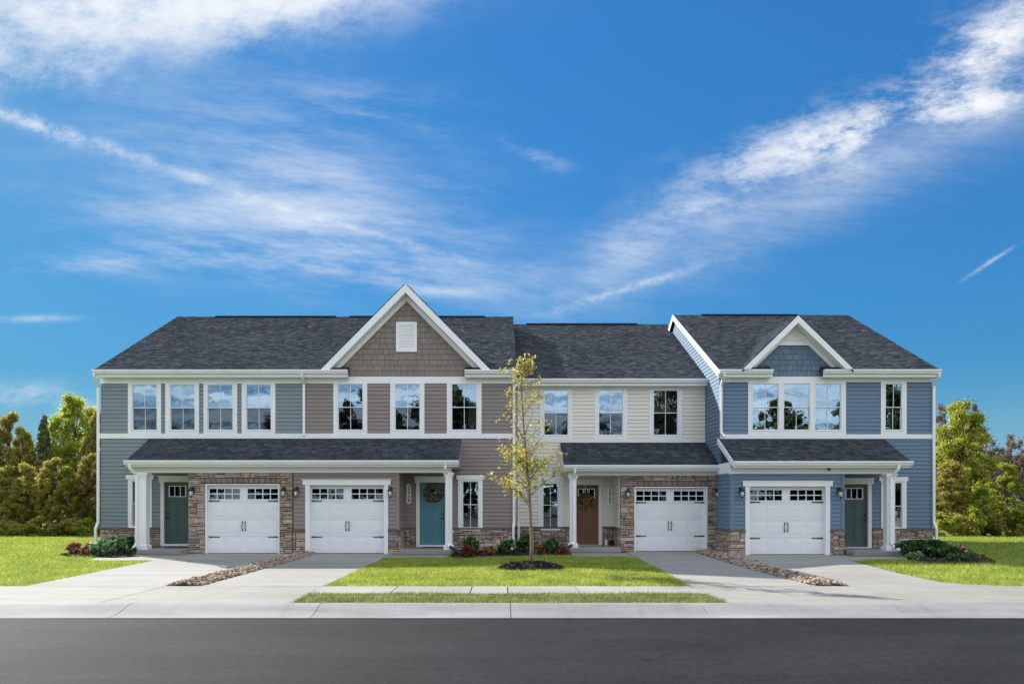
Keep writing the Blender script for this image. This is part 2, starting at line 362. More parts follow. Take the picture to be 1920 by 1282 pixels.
M['asphalt'] = asphalt_mat()
def ground_mat():
    m, n, b = new_mat('turf'); geo = n.new('ShaderNodeNewGeometry'); P = geo.outputs['Position']
    n1 = n.noise(P, 0.5, 6.0, 0.65); n2 = n.noise(P, 16.0, 5.0, 0.7)
    c = n.mix(n.sstep(n1, 0.3, 0.7), (0.12, 0.19, 0.018), (0.19, 0.24, 0.026))
    f = n.sstep(n2, 0.2, 0.8, 0.55, 1.4)
    n.l.new(n.mix(1.0, c, n.comb(f, f, f), 'MULTIPLY'), b.inputs['Base Color']); b.inputs['Roughness'].default_value = 0.9
    b.inputs['Specular IOR Level'].default_value = 0.1
    bp = n.new('ShaderNodeBump'); bp.inputs['Strength'].default_value = 1.0; bp.inputs['Distance'].default_value = 0.05
    n.l.new(n2, bp.inputs['Height']); n.l.new(bp.outputs[0], b.inputs['Normal']); return m
M['turf'] = ground_mat()
M['bounce_ground'] = basic('bounce_ground', (0.21, 0.19, 0.15), 0.95, 0.3, 0.6, 0.5, 20)
def leaf_mat(name, stops, trans=0.35, rough=0.5, objhue=0.0, objval=0.0, patch=False):
    m, n, b = new_mat(name); geo = n.new('ShaderNodeNewGeometry')
    c = n.ramp(geo.outputs['Random Per Island'], stops)
    if patch:      # uneven growth and colour of the sward
        f = n.math('MULTIPLY', n.sstep(n.noise(geo.outputs['Position'], 1.3, 5.0, 0.65), 0.3, 0.72, 0.62, 1.2), n.sstep(n.noise(geo.outputs['Position'], 7.0, 3.0, 0.6), 0.3, 0.7, 0.8, 1.12))
        c = n.mix(1.0, c, n.comb(f, n.math('MULTIPLY_ADD', f, 0.8, 0.2), f), 'MULTIPLY')
    if objhue or objval:
        oi = n.new('ShaderNodeObjectInfo'); h = n.new('ShaderNodeHueSaturation')
        n.l.new(c, h.inputs['Color']); n.l.new(n.math('MULTIPLY_ADD', oi.outputs['Random'], objhue, 0.5-objhue/2), h.inputs['Hue'])
        n.l.new(n.math('MULTIPLY_ADD', oi.outputs['Random'], objval, 1-objval/2), h.inputs['Value']); c = h.outputs[0]
    n.l.new(c, b.inputs['Base Color']); b.inputs['Roughness'].default_value = rough; b.inputs['Specular IOR Level'].default_value = 0.25
    tr = n.new('ShaderNodeBsdfTranslucent'); n.l.new(c, tr.inputs[0])
    mx = n.new('ShaderNodeMixShader'); mx.inputs[0].default_value = trans
    n.l.new(b.outputs[0], mx.inputs[1]); n.l.new(tr.outputs[0], mx.inputs[2]); n.l.new(mx.outputs[0], n.n['Material Output'].inputs[0]); return m
M['grass'] = leaf_mat('grass_blade', [(0, (0.1903, 0.2909, 0.0347)), (0.35, (0.3221, 0.4099, 0.0462)), (0.7, (0.4831, 0.5158, 0.0809)), (0.88, (0.6149, 0.5554, 0.1617)), (1, (0.7320, 0.6083, 0.2541))], 0.45, 0.5, patch=True)
M['grass_dry'] = leaf_mat('verge_blade', [(0, (0.1380, 0.1955, 0.0403)), (0.4, (0.2300, 0.2760, 0.0690)), (0.75, (0.3450, 0.3220, 0.1265)), (1, (0.4830, 0.4140, 0.2185))], 0.4, 0.5, patch=True)
M['leaf_green'] = leaf_mat('leaf_green', [(0, (0.1918, 0.2380, 0.0312)), (0.5, (0.3982, 0.4340, 0.0562)), (1, (0.6195, 0.6020, 0.1125))], 0.65, 0.5, 0.03, 0.3)
M['leaf_olive'] = leaf_mat('leaf_olive', [(0, (0.1918, 0.1820, 0.0375)), (0.5, (0.3835, 0.3500, 0.0750)), (1, (0.6195, 0.5180, 0.1500))], 0.62, 0.5, 0.04, 0.35)
M['leaf_spruce'] = leaf_mat('leaf_spruce', [(0, (0.0845, 0.1326, 0.0533)), (0.6, (0.1664, 0.2171, 0.0715)), (1, (0.3640, 0.2821, 0.0988))], 0.2, 0.6, 0.03, 0.3)
M['leaf_brown'] = leaf_mat('leaf_brown', [(0, (0.1368, 0.1044, 0.1080)), (0.6, (0.2304, 0.1680, 0.1536)), (1, (0.3060, 0.2604, 0.1536))], 0.3, 0.6, 0.03, 0.3)
M['leaf_dark'] = leaf_mat('leaf_dark', [(0, (0.03, 0.04, 0.018)), (0.6, (0.06, 0.075, 0.03)), (1, (0.10, 0.11, 0.045))], 0.25, 0.5, 0.03, 0.3)
M['leaf_shrub'] = leaf_mat('leaf_shrub', [(0, (0.031, 0.076, 0.024)), (0.6, (0.060, 0.128, 0.037)), (1, (0.128, 0.204, 0.068))], 0.2, 0.35)
M['leaf_pale'] = leaf_mat('leaf_pale_shrub', [(0, (0.068, 0.153, 0.051)), (0.6, (0.153, 0.272, 0.102)), (1, (0.425, 0.544, 0.306))], 0.25, 0.35)
M['leaf_red'] = leaf_mat('leaf_red', [(0, (0.140, 0.028, 0.028)), (0.5, (0.280, 0.070, 0.056)), (0.8, (0.140, 0.098, 0.042)), (1, (0.392, 0.140, 0.098))], 0.3, 0.5)
M['leaf_pink'] = leaf_mat('leaf_pink', [(0, (0.224, 0.070, 0.056)), (0.5, (0.588, 0.238, 0.196)), (0.8, (0.140, 0.140, 0.042)), (1, (0.770, 0.392, 0.336))], 0.3, 0.5)
M['leaf_orange'] = leaf_mat('leaf_orange', [(0, (0.168, 0.070, 0.021)), (0.5, (0.350, 0.140, 0.042)), (1, (0.420, 0.252, 0.084))], 0.3, 0.5)
M['leaf_autumn'] = leaf_mat('leaf_autumn', [(0, (0.2340, 0.2958, 0.0500)), (0.3, (0.4320, 0.4488, 0.0700)), (0.55, (0.5580, 0.4692, 0.1100)), (0.78, (0.5400, 0.3264, 0.0900)), (0.92, (0.5580, 0.5508, 0.2800)), (1, (0.2520, 0.3468, 0.0800))], 0.5, 0.5)
M['leaf_wreath'] = leaf_mat('leaf_wreath', [(0, (0.05, 0.075, 0.06)), (0.5, (0.12, 0.15, 0.12)), (0.85, (0.26, 0.26, 0.20)), (1, (0.40, 0.36, 0.26))], 0.15, 0.5)
M['leaf_gold'] = leaf_mat('leaf_gold_wreath', [(0, (0.06, 0.03, 0.012)), (0.4, (0.16, 0.08, 0.02)), (0.75, (0.42, 0.26, 0.07)), (1, (0.60, 0.46, 0.20))], 0.1, 0.5)
M['flower_mix'] = leaf_mat('flower_mix', [(0, (0.05, 0.09, 0.02)), (0.4, (0.16, 0.09, 0.05)), (0.7, (0.35, 0.16, 0.08)), (0.88, (0.6, 0.5, 0.45)), (1, (0.5, 0.2, 0.12))], 0.25, 0.5)
M['bark'] = basic('bark', (0.11, 0.085, 0.07), 0.9, 0.3, 12, 0.6, 30, stretch=(3, 3, 0.6))
M['bark_pale'] = basic('bark_pale', (0.21, 0.155, 0.115), 0.85, 0.25, 12, 0.5, 30, stretch=(3, 3, 0.6))
def island_mat(name, stops, rough=0.85):
    m, n, b = new_mat(name); geo = n.new('ShaderNodeNewGeometry')
    c = n.ramp(geo.outputs['Random Per Island'], stops); ns = n.noise(geo.outputs['Position'], 30.0, 4.0)
    f = n.sstep(ns, 0.25, 0.75, 0.75, 1.2)
    n.l.new(n.mix(1.0, c, n.comb(f, f, f), 'MULTIPLY'), b.inputs['Base Color']); b.inputs['Roughness'].default_value = rough
    b.inputs['Specular IOR Level'].default_value = 0.25; return m
M['rock'] = island_mat('river_rock', [(0, (0.13, 0.085, 0.06)), (0.3, (0.24, 0.16, 0.11)), (0.6, (0.36, 0.26, 0.19)), (0.85, (0.46, 0.37, 0.29)), (1, (0.22, 0.20, 0.19))])
M['mulch'] = island_mat('mulch_chip', [(0, (0.015, 0.012, 0.011)), (0.6, (0.035, 0.028, 0.026)), (1, (0.075, 0.065, 0.06))])
M['mulch_bed'] = basic('mulch_soil', (0.025, 0.02, 0.018), 0.95, 0.3, 20, 0.8, 60)
M['lamp_glass'] = basic('lantern_glass', (0.72, 0.72, 0.70), 0.15, 0.02)
# ------------------------------------------------------------------ shared unit pieces (planks, shakes, stones)
def unit_plank(mat, name):
    mb = MB(); a, b, g0 = -0.034, -0.020, .085
    mb.add([(0, 0, g0), (1, 0, g0), (1, a, g0), (0, a, g0), (0, a, .15), (1, a, .15), (1, b, 1), (0, b, 1), (0, 0, 1), (1, 0, 1)],
           [(0, 1, 2, 3), (3, 2, 5, 4), (4, 5, 6, 7), (7, 6, 9, 8), (0, 3, 4, 7, 8), (1, 9, 6, 5, 2)])
    return mb.mesh(name, mat)
PLANK = {k: unit_plank(M[k], 'siding_plank') for k in ('sid1', 'sid2', 'sid3', 'sid4')}
def unit_shake(mat):
    mb = MB(); mb.add([(0, 0, 0), (1, 0, 0), (1, -.024, 0), (0, -.024, 0), (0, -.008, 1), (1, -.008, 1), (1, 0, 1), (0, 0, 1)],
                      [(0, 1, 2, 3), (3, 2, 5, 4), (4, 5, 6, 7), (0, 3, 4, 7), (1, 6, 5, 2)])
    return mb.mesh('shake', mat)
SHAKE = {k: unit_shake(M[k]) for k in ('shake2', 'shake4')}
def unit_stone(mat, rnd):
    j = lambda s: rnd.uniform(-s, s)
    r = lambda x0, x1, z0, z1, y, s: [(x0+j(s), y+j(.006), z0+j(s)), (x1+j(s), y+j(.006), z0+j(s)), (x1+j(s), y+j(.006), z1+j(s)), (x0+j(s), y+j(.006), z1+j(s))]
    vs = r(0, 1, 0, 1, 0, .0) + r(0.0, 1, 0.0, 1, -.034, .025) + r(.06, .94, .12, .88, -.055, .03) + [(.5+j(.2), -.062+j(.006), .5+j(.2))]
    fs = []
    for a, b in ((0, 4), (4, 8)):
        for k in range(4): fs.append((a+k, a+(k+1) % 4, b+(k+1) % 4, b+k))
    fs += [(8+k, 8+(k+1) % 4, 12) for k in range(4)]
    return MB().add(vs, fs).mesh('stone', mat)
_r = random.Random(3)
STONE = [unit_stone(M['stone'], _r) for _ in range(10)]
LINT = [unit_stone(M['lintel'], _r) for _ in range(4)]
COURSE = 0.1315
def free_spans(x0, x1, cuts):
    sp = [(x0, x1)]
    for a, b in cuts:
        nx = []
        for s, e in sp:
            if b <= s or a >= e: nx.append((s, e)); continue
            if a > s: nx.append((s, a))
            if b < e: nx.append((b, e))
        sp = nx
    return [(s, e) for s, e in sp if e-s > 0.03]
def siding(parent, key, y, x0, x1, z0, z1, holes=()):
    z = z0
    while z < z1-0.02:
        h = min(COURSE, z1-z); zm = z+h*0.5
        for s, e in free_spans(x0, x1, [(a, b) for a, b, c, d in holes if c < zm < d]):
            link('siding_plank', PLANK[key], parent, (s, y, z), (e-s, 1, h))
        z += COURSE
def siding_side(parent, key, x, facing, ya, yb, z0, z1, lim=None):
    """planks on a side wall; facing -1 looks to -X, +1 to +X; lim(z) -> (ya, yb)"""
    z = z0
    while z < z1-0.02:
        h = min(COURSE, z1-z); a, b = (ya, yb) if lim is None else lim(z+h*.5)
        if b-a > 0.04:
            if facing < 0: link('siding_plank', PLANK[key], parent, (x, b, z), (b-a, 1, h), -PI/2)
            else: link('siding_plank', PLANK[key], parent, (x, a, z), (b-a, 1, h), PI/2)
        z += COURSE
def stones(parent, y, x0, x1, z0, z1, facing=0, rnd=random.Random(5), cw=.085, ch=.068):
    """random ashlar of ledge stones filling a rectangle; facing 0 front, -1/+1 side walls (x0..x1 is then along Y)"""
    W, H = x1-x0, z1-z0
    nx = max(1, round(W/cw)); nz = max(1, round(H/ch)); cw = W/nx; ch = H/nz
    occ = [[False]*nx for _ in range(nz)]; g = .011
    for k in range(nz):
        for i in range(nx):
            if occ[k][i]: continue
            hh = rnd.choices((1, 2, 3), (.38, .5, .12))[0]; ww = rnd.choices((1, 2, 3, 4, 5, 6), (.05, .22, .28, .22, .15, .08))[0]
            hh = min(hh, nz-k); n = 0
            while n < ww and i+n < nx and not occ[k][i+n]: n += 1
            if i+n < nx and i+n == nx-1 and not occ[k][nx-1]: n += 1
            ok = lambda q: all(not occ[k+q][i+m] for m in range(n))
            h = 1
            while h < hh and ok(h): h += 1
            for q in range(h):
                for m in range(n): occ[k+q][i+m] = True
            a, b = x0+i*cw+g/2, x0+(i+n)*cw-g/2; c, d = z0+k*ch+g/2, z0+(k+h)*ch-g/2
            me = rnd.choice(STONE); pr = rnd.uniform(.75, 1.25)
            if facing == 0: link('stone', me, parent, (a, y, c), (b-a, pr, d-c))
            elif facing < 0: link('stone', me, parent, (y, b, c), (b-a, pr, d-c), -PI/2)
            else: link('stone', me, parent, (y, a, c), (b-a, pr, d-c), PI/2)
def sheet(mb, x0, x1, z0, z1, y, holes):
    xs = sorted({x0, x1, *[min(max(v, x0), x1) for h in holes for v in h[:2]]}); zs = sorted({z0, z1, *[min(max(v, z0), z1) for h in holes for v in h[2:]]})
    for i in range(len(xs)-1):
        for k in range(len(zs)-1):
            xm, zm = (xs[i]+xs[i+1])/2, (zs[k]+zs[k+1])/2
            if any(a < xm < b and c < zm < d for a, b, c, d in holes): continue
            mb.poly([(xs[i], y, zs[k]), (xs[i+1], y, zs[k]), (xs[i+1], y, zs[k+1]), (xs[i], y, zs[k+1])])
def shingles(parent, P0, ud, vd, L, spans, expo=.142, seed=1):
    """overlapping shingle tabs on a roof plane, joined; spans(v) -> list of (u0,u1)"""
    rnd = random.Random(seed); P0, ud, vd = Vector(P0), Vector(ud).normalized(), Vector(vd).normalized(); n = ud.cross(vd).normalized()
    if n.z < 0: n = -n
    mb = MB(); k = 0; v = 0.0
    while v < L-0.01:
        v1 = min(v+expo*1.1, L)
        for s, e in spans(v+expo*.5):
            u = s - rnd.uniform(0, .2)
            while u < e:
                wd = rnd.choice((.09, .11, .14, .17, .2, .23)); a, b = max(u, s), min(u+wd, e); u += wd
                if b-a < .02: continue
                t = rnd.choice((.010, .012, .018, .022)); c = lambda uu, vv, nn: P0+ud*uu+vd*vv+n*nn
                mb.add([c(a, v, t), c(b, v, t), c(b, v1, .004), c(a, v1, .004), c(a, v, 0), c(b, v, 0)], [(0, 1, 2, 3), (4, 5, 1, 0), (4, 0, 3), (5, 2, 1)])
        v += expo
    return tag(mb.build('shingles', M['shingle'], parent), kind='stuff')
# ------------------------------------------------------------------ windows, doors, lanterns
def window(root, Y, d, gl, rail, cas=None, header=None, sill=False, screen=True, treat=None):
    """gl: glass (x0,x1,ytop,ybot) px at plane distance d; cas: outer casing px"""
    x0, x1, z1, z0 = wx(gl[0], d), wx(gl[1], d), wz(gl[2], d), wz(gl[3], d); zr = wz(rail, d)
    mb = MB(); fw = .055
    if cas:
        c0, c1, ct, cb = wx(cas[0], d), wx(cas[1], d), wz(cas[2], d), wz(cas[3], d); yf = Y-.048
        mb.box(c0, x0-fw, yf, Y, cb, ct); mb.box(x1+fw, c1, yf, Y, cb, ct)
        if ct > z1+fw+.005: mb.box(x0-fw, x1+fw, yf+.002, Y, z1+fw, ct)
        if cb < z0-fw-.005: mb.box(x0-fw, x1+fw, yf+.002, Y, cb, z0-fw)
    if header:
        h0, h1, ht, hb = wx(header[0], d), wx(header[1], d), wz(header[2], d), wz(header[3], d)
        mb.box(h0, h1, Y-.065, Y, hb, ht)
    if sill: mb.box(x0-.10, x1+.10, Y-.075, Y, z0-fw-.045, z0-fw)
    # vinyl frame with depth
    for a, b, c, e in ((x0-fw, x0-.022, z0-fw, z1+fw), (x1+.022, x1+fw, z0-fw, z1+fw)): mb.box(a, b, Y-.058, Y+.09, c, e)
    mb.box(x0-.022, x1+.022, Y-.057, Y+.09, z1+.022, z1+fw-.001); mb.box(x0-.022, x1+.022, Y-.057, Y+.09, z0-fw+.001, z0-.022)
    wn = mb.build('window', M['white'], root)
    for (a, b, yy_) in ((zr, z1, Y-.02), (z0, zr, Y+.02)):
        s = MB(); s.box(x0-.022, x0, yy_-.018, yy_+.018, a-.02, b+.02); s.box(x1, x1+.022, yy_-.018, yy_+.018, a-.02, b+.02)
        top = b if b == z1 else b+.006; s.box(x0, x1, yy_-.017, yy_+.017, b, b+.022); s.box(x0, x1, yy_-.017, yy_+.017, a-.022, a)
        s.build('sash', M['white'], wn)
        up = b == z1
        MB().box(x0, x1, yy_+.002, yy_+.006, a, b).build('pane', M['glass'] if (up or not screen) else M['glass_screen'], wn)
        xm = (x0+x1)/2; MB().box(xm-.009, xm+.009, yy_-.006, yy_+.001, a, b).build('muntin', M['white'], wn)
    if treat == 'blind':
        b = MB(); z = z0
        while z < z1:
            b.add([(x0-.02, Y+.13, z), (x1+.02, Y+.13, z), (x1+.02, Y+.16, z+.026), (x0-.02, Y+.16, z+.026)], [(0, 1, 2, 3)]); z += .048
        tag(b.build('blind', M['blind'], wn), kind='stuff')
    if treat in ('curtain_l', 'curtain_r', 'curtain'):
        wd = (x1-x0)*.38
        for side in ('l', 'r'):
            if treat != 'curtain' and treat[-1] != side: continue
            a = x0-.03 if side == 'l' else x1+.03-wd; b = MB(); n = 24; pts = []
            for k in range(n+1): pts.append((a+wd*k/n, Y+.17+.022*math.sin(k*1.7)))
            for k in range(n): b.poly([(pts[k][0], pts[k][1], z0-.03), (pts[k+1][0], pts[k+1][1], z0-.03), (pts[k+1][0], pts[k+1][1], z1+.03), (pts[k][0], pts[k][1], z1+.03)])
            b.build('curtain', M['curtain'], wn)
    if treat == 'shade':
        MB().box(x0-.02, x1+.02, Y+.11, Y+.113, zr, zr+(z1-zr)*.42).build('shade', M['paper'], wn)
        b = MB(); z = zr+(z1-zr)*.5
        while z < z1:
            b.add([(x0-.02, Y+.13, z), (x1+.02, Y+.13, z), (x1+.02, Y+.16, z+.026), (x0-.02, Y+.16, z+.026)], [(0, 1, 2, 3)]); z += .048
        tag(b.build('blind', M['blind'], wn), kind='stuff')
    return (x0-.04, x1+.04, z0-.04, z1+.04)
def garage_door(root, Yw, d, leaf, style):
    """leaf px (x0,x1,ytop,ybot) seen at the wall plane; the leaf stands 0.14 m back in its opening"""
    X0, X1, ZT, ZB = wx(leaf[0], d), wx(leaf[1], d), wz(leaf[2], d), 0.012
    Yl = Yw+.11; W, H = X1-X0, ZT-ZB
    c = MB()
    if style == 'siding':
        c.box(X0-.14, X0, Yw-.052, Yl+.04, 0.0, ZT); c.box(X1, X1+.14, Yw-.052, Yl+.04, 0.0, ZT); c.box(X0-.22, X1+.22, Yw-.067, Yl+.04, ZT, ZT+.16)
        c.box(X0-.25, X1+.25, Yw-.088, Yw-.01, ZT+.16, ZT+.185)
    else:
        c.box(X0-.045, X0, Yw-.03, Yl+.04, 0.0, ZT); c.box(X1, X1+.045, Yw-.03, Yl+.04, 0.0, ZT); c.box(X0-.045, X1+.045, Yw-.031, Yl+.04, ZT, ZT+.035)
    c.build('garage_casing', M['white'], root)
    wt, wb = ZT-.053*H, ZT-.205*H
    groups = ((.02, .446), (.554, .98)); Z = lambda f: ZT-f*H; X = lambda f: X0+f*W
    g = MB(); secs = [ZT, Z(.25), Z(.5), Z(.75), ZB]
    holes = [(X(a), X(b), wb, wt) for a, b in groups]
    for k in range(4):
        a, b = secs[k+1]+.0035, secs[k]-.0035
        if k == 0:
            xs = [X0, holes[0][0], holes[0][1], holes[1][0], holes[1][1], X1]
            g.box(X0, X1, Yl, Yl+.04, wt, b); g.box(X0, X1, Yl, Yl+.04, a, wb)
            for i in (0, 2, 4): g.box(xs[i], xs[i+1], Yl, Yl+.04, wb, wt)
        else: g.box(X0, X1, Yl, Yl+.04, a, b)
    g.box(X0, X1, Yl+.02, Yl+.03, ZB, wb-.02)
    gd = g.build('garage_door', M['garage'], root)
    MB().box(X0, X1, Yl+.01, Yl+.035, 0.001, ZB).build('bottom_seal', M['rubber'], gd)
    for r0, r1 in ((.288, .462), (.536, .71), (.79, .965)):
        for p0, p1 in ((.02, .222), (.256, .468), (.532, .744), (.778, .98)):
            x0, x1, z0, z1 = X(p0), X(p1), Z(r1), Z(r0); p = MB()
            p.cham(x0, x1, Yl-.006, Yl+.001, z0, z1, .005)
            p.cham(x0+.045, x1-.045, Yl-.011, Yl-.005, z0+.045, z1-.045, .005)
            p.build('panel', M['garage'], gd)
    for a, b in groups:
        x0, x1 = X(a), X(b); m = MB(); cw = (x1-x0)/4; ch = (wt-wb)/2; t = .014
        m.box(x0-.03, x0, Yl-.012, Yl, wb-.03, wt+.03); m.box(x1, x1+.03, Yl-.012, Yl, wb-.03, wt+.03)
        m.box(x0, x1, Yl-.0115, Yl, wt, wt+.03); m.box(x0, x1, Yl-.0115, Yl, wb-.03, wb)
        for k in (1, 2, 3): m.box(x0+k*cw-t, x0+k*cw+t, Yl-.011, Yl+.01, wb, wt)
        m.box(x0, x1, Yl-.010, Yl+.009, wb+ch-t, wb+ch+t)
        m.build('window_grid', M['garage'], gd)
        for k in range(4):
            for q in range(2):
                MB().box(x0+k*cw, x0+(k+1)*cw, Yl+.012, Yl+.016, wb+q*ch, wb+(q+1)*ch).build('pane', M['glass_dark'], gd)
    for zf in (.232, .765):
        for sgn, xs in ((1, X(.012)), (-1, X(.988))):
            h = MB(); z = Z(zf); L = .36*sgn
            h.prism([(xs, z-.024), (xs, z+.024), (xs+L*.8, z+.010), (xs+L*.86, z+.022), (xs+L, z), (xs+L*.86, z-.022), (xs+L*.8, z-.010)][::sgn], Yl-.016, Yl-.001)
            h.build('hinge', M['black'], gd)
    for s in (-1, 1):
        xm = (X0+X1)/2+s*.045; za, zb = Z(.545), Z(.665); h = MB()
        h.tube([(xm, Yl, za), (xm, Yl-.03, za-.02), (xm+s*.012, Yl-.05, (za+zb)/2), (xm, Yl-.03, zb+.02), (xm, Yl, zb)], .011, 6)
        for z in (za, zb): h.prism([(xm-.02, z-.028), (xm+.02, z-.028), (xm+.016, z+.02), (xm, z+.042), (xm-.016, z+.02)], Yl-.006, Yl)
        h.build('handle', M['black'], gd)
    return (X0, X1, -.1, ZT)
def front_door(root, Y, d, leaf, col, lite=None, knob='l', trim=(True, True), tm='cream'):
    X0, X1, ZT, ZB = wx(leaf[0], d), wx(leaf[1], d), wz(leaf[2], d), wz(leaf[3], d); Yl = Y+.06
    c = MB(); ca = .13
    c.box(X0-ca, X0-.012, Y-.05, Y+.10, ZB-.07, ZT+.012); c.box(X1+.012, X1+ca, Y-.05, Y+.10, ZB-.07, ZT+.012)
    c.box(X0-ca-.05, X1+ca+.05, Y-.065, Y+.10, ZT+.012, ZT+.20); c.box(X0-ca-.075, X1+ca+.075, Y-.085, Y-.01, ZT+.20, ZT+.222)
    c.build('door_casing', M[tm], root)
    t = MB(); t.box(X0-.012, X1+.012, Y-.06, Y+.10, ZB-.07, ZB-.004); t.build('threshold', M['white'], root)
    W, H = X1-X0, ZT-ZB
    la, lb, lc, ld = X0+.15*W, X1-.15*W, ZT-.055*H, ZT-.235*H
    g = MB(); g.box(X0, la, Yl, Yl+.045, ZB, ZT); g.box(lb, X1, Yl, Yl+.045, ZB, ZT); g.box(la, lb, Yl, Yl+.045, lc, ZT); g.box(la, lb, Yl, Yl+.045, ZB, ld)
    dr = g.build('front_door', M[col], root)
    f = MB(); t_ = .022
    f.box(la-.012, la+t_, Yl-.012, Yl+.03, ld, lc); f.box(lb-t_, lb+.012, Yl-.012, Yl+.03, ld, lc); f.box(la+t_, lb-t_, Yl-.0115, Yl+.03, lc-t_, lc); f.box(la+t_, lb-t_, Yl-.0115, Yl+.03, ld, ld+t_)
    cw = (lb-la)/3
    for k in (1, 2): f.box(la+k*cw-.012, la+k*cw+.012, Yl-.011, Yl+.03, ld+t_, lc-t_)
    f.build('lite_frame', M['white'], dr)
    for k in range(3): MB().box(la+k*cw+.012, la+(k+1)*cw-.012, Yl+.012, Yl+.018, ld, lc).build('pane', M['glass_dark'], dr)
    for a, b in ((.15, .475), (.525, .85)):
        x0, x1, z0, z1 = X0+a*W, X0+b*W, ZB+.11*H, ZT-.31*H
        p = MB(); q = .02      # sunk panel: a raised rim round a flat field
        p.box(x0, x0+q, Yl-.008, Yl, z0, z1); p.box(x1-q, x1, Yl-.008, Yl, z0, z1); p.box(x0+q, x1-q, Yl-.0075, Yl, z1-q, z1); p.box(x0+q, x1-q, Yl-.0075, Yl, z0, z0+q)
        p.build('panel', M[col], dr)
    kx = X0+.075*W if knob == 'l' else X1-.075*W; s = 1 if knob == 'l' else -1
    h = MB(); h.tube([(kx, Yl, ZB+.50*H), (kx, Yl-.03, ZB+.50*H)], .028, 10); h.build('deadbolt', M['bronze'], dr)
    h = MB(); zl = ZB+.43*H; h.tube([(kx, Yl, zl), (kx, Yl-.02, zl)], .03, 10); h.tube([(kx, Yl-.04, zl), (kx, Yl-.05, zl), (kx+s*.10, Yl-.05, zl-.012)], .011, 6); h.tube([(kx, Yl-.02, zl), (kx, Yl-.05, zl)], .012, 6)
    h.build('lever', M['bronze'], dr)
    return (X0-.02, X1+.02, ZB-.03, ZT+.02)
def lantern(root, Y, d, px, py):
    x, z = wx(px, d), wz(py, d)
    m = MB(); m.cham(x-.055, x+.055, Y-.02, Y, z+.0, z+.20, .01)
    m.tube([(x, Y-.01, z+.13), (x, Y-.06, z+.19), (x, Y-.12, z+.20), (x, Y-.155, z+.16)], .012, 6)
    cy = Y-.155
    m.lathe((x, cy, z), [(.004, .185), (.03, .17), (.05, .14), (.082, .10), (.086, .06), (.075, .055)], 12)
    m.lathe((x, cy, z), [(.045, -.115), (.046, -.10), (.03, -.135), (.012, -.15), (.006, -.175)][::-1], 10)
    for k in range(4):
        a = PI/4+k*PI/2; ca, sa = math.cos(a), math.sin(a)
        m.tube([(x+.068*ca, cy+.068*sa, z+.056), (x+.046*ca, cy+.046*sa, z-.105)], .006, 4)
    l = m.build('wall_lantern', M['black'], root, smooth=False)
    MB().lathe((x, cy, z), [(.04, -.10), (.062, .05)], 10).build('glass_shade', M['lamp_glass'], l, smooth=True)
def downspout(root, pts, rx=.04, ry=.03):
    MB().tube(pts, 0, rect=(rx, ry)).build('downspout', M['white'], root)
def gutter(root, x0, x1, Ye, zt, endl=True, fascia=.23):
    g = MB(); g.prism_x([(Ye, zt), (Ye-.115, zt+.004), (Ye-.118, zt-.03), (Ye-.095, zt-.07), (Ye-.07, zt-.125), (Ye, zt-.125)], x0, x1)
    g.box(x0, x1, Ye-.105, Ye-.01, zt+.004, zt+.008)
    return g.build('gutter', M['white'], root)
def column(root, xc, yc, z0, z1, w_=.25):
    c = MB(); h = w_/2
    c.box(xc-h-.05, xc+h+.05, yc-h-.05, yc+h+.05, z0, z0+.13); c.box(xc-h-.03, xc+h+.03, yc-h-.03, yc+h+.03, z0+.13, z0+.16)
    c.box(xc-h, xc+h, yc-h, yc+h, z0+.16, z1-.14)
    c.box(xc-h-.025, xc+h+.025, yc-h-.025, yc+h+.025, z1-.14, z1-.07); c.box(xc-h-.05, xc+h+.05, yc-h-.05, yc+h+.05, z1-.07, z1)
    return c.build('column', M['white'], root)
SL = 0.52
def main_roof(root, Ym, x0, x1, ze, zr, segs, seed, cutY=.10):
    """segs: x-intervals with an eave overhang; Ye front eave, ridge, rear eave"""
    Ye, Yr, Yb = Ym-.28, Ym+6.25, Ym+12.9; sl = (zr-ze)/(Yr-Ye); t = .13
    zf = lambda y: ze+sl*(y-Ye)
    m = MB(); yc = Ym+cutY
    m.prism_x([(yc, zf(yc)), (Yr, zr), (Yb, ze), (Yb, ze-t), (Yr, zr-t), (yc, zf(yc)-t)][::-1], x0, x1)
    for a, b in segs: m.prism_x([(Ye, ze), (yc, zf(yc)), (yc, zf(yc)-t), (Ye, ze-t)][::-1], a, b)
    rf = m.build('roof', M['shingle'], root)
    L = math.hypot(Yr-Ye, zr-ze); cut = (yc-Ye)/(Yr-Ye)*L
    full = [(x0, x1)]
    shingles(rf, (0, Ye-.03, ze-.03*sl+.004), (1, 0, 0), (0, Yr-Ye, zr-ze), L+.03, lambda v: segs if v < cut else full, seed=seed)
    shingles(rf, (0, Yb, ze+.004), (1, 0, 0), (0, Yr-Yb, zr-ze), L, lambda v: full, expo=.4, seed=seed+50)
    return rf, Ye, Yr, Yb, sl
def eave(root, rf, Ym, Ye, ze, segs):
    for a, b in segs:
        gutter(root, a, b, Ye-.022, ze-.005)
        MB().box(a, b, Ye-.02, Ye, ze-.235, ze-.003).build('fascia', M['white'], root)
        MB().box(a, b, Ye, Ym-.0, ze-.235, ze-.22).build('soffit', M['white'], root)
def ridge_vent(rf, a, b, Yr, zr):
    m = MB(); m.prism_x([(Yr-.16, zr-.055), (Yr-.15, zr-.01), (Yr, zr+.055), (Yr+.15, zr-.01), (Yr+.16, zr-.055)][::-1], a, b); m.build('ridge_vent', M['vent'], rf)
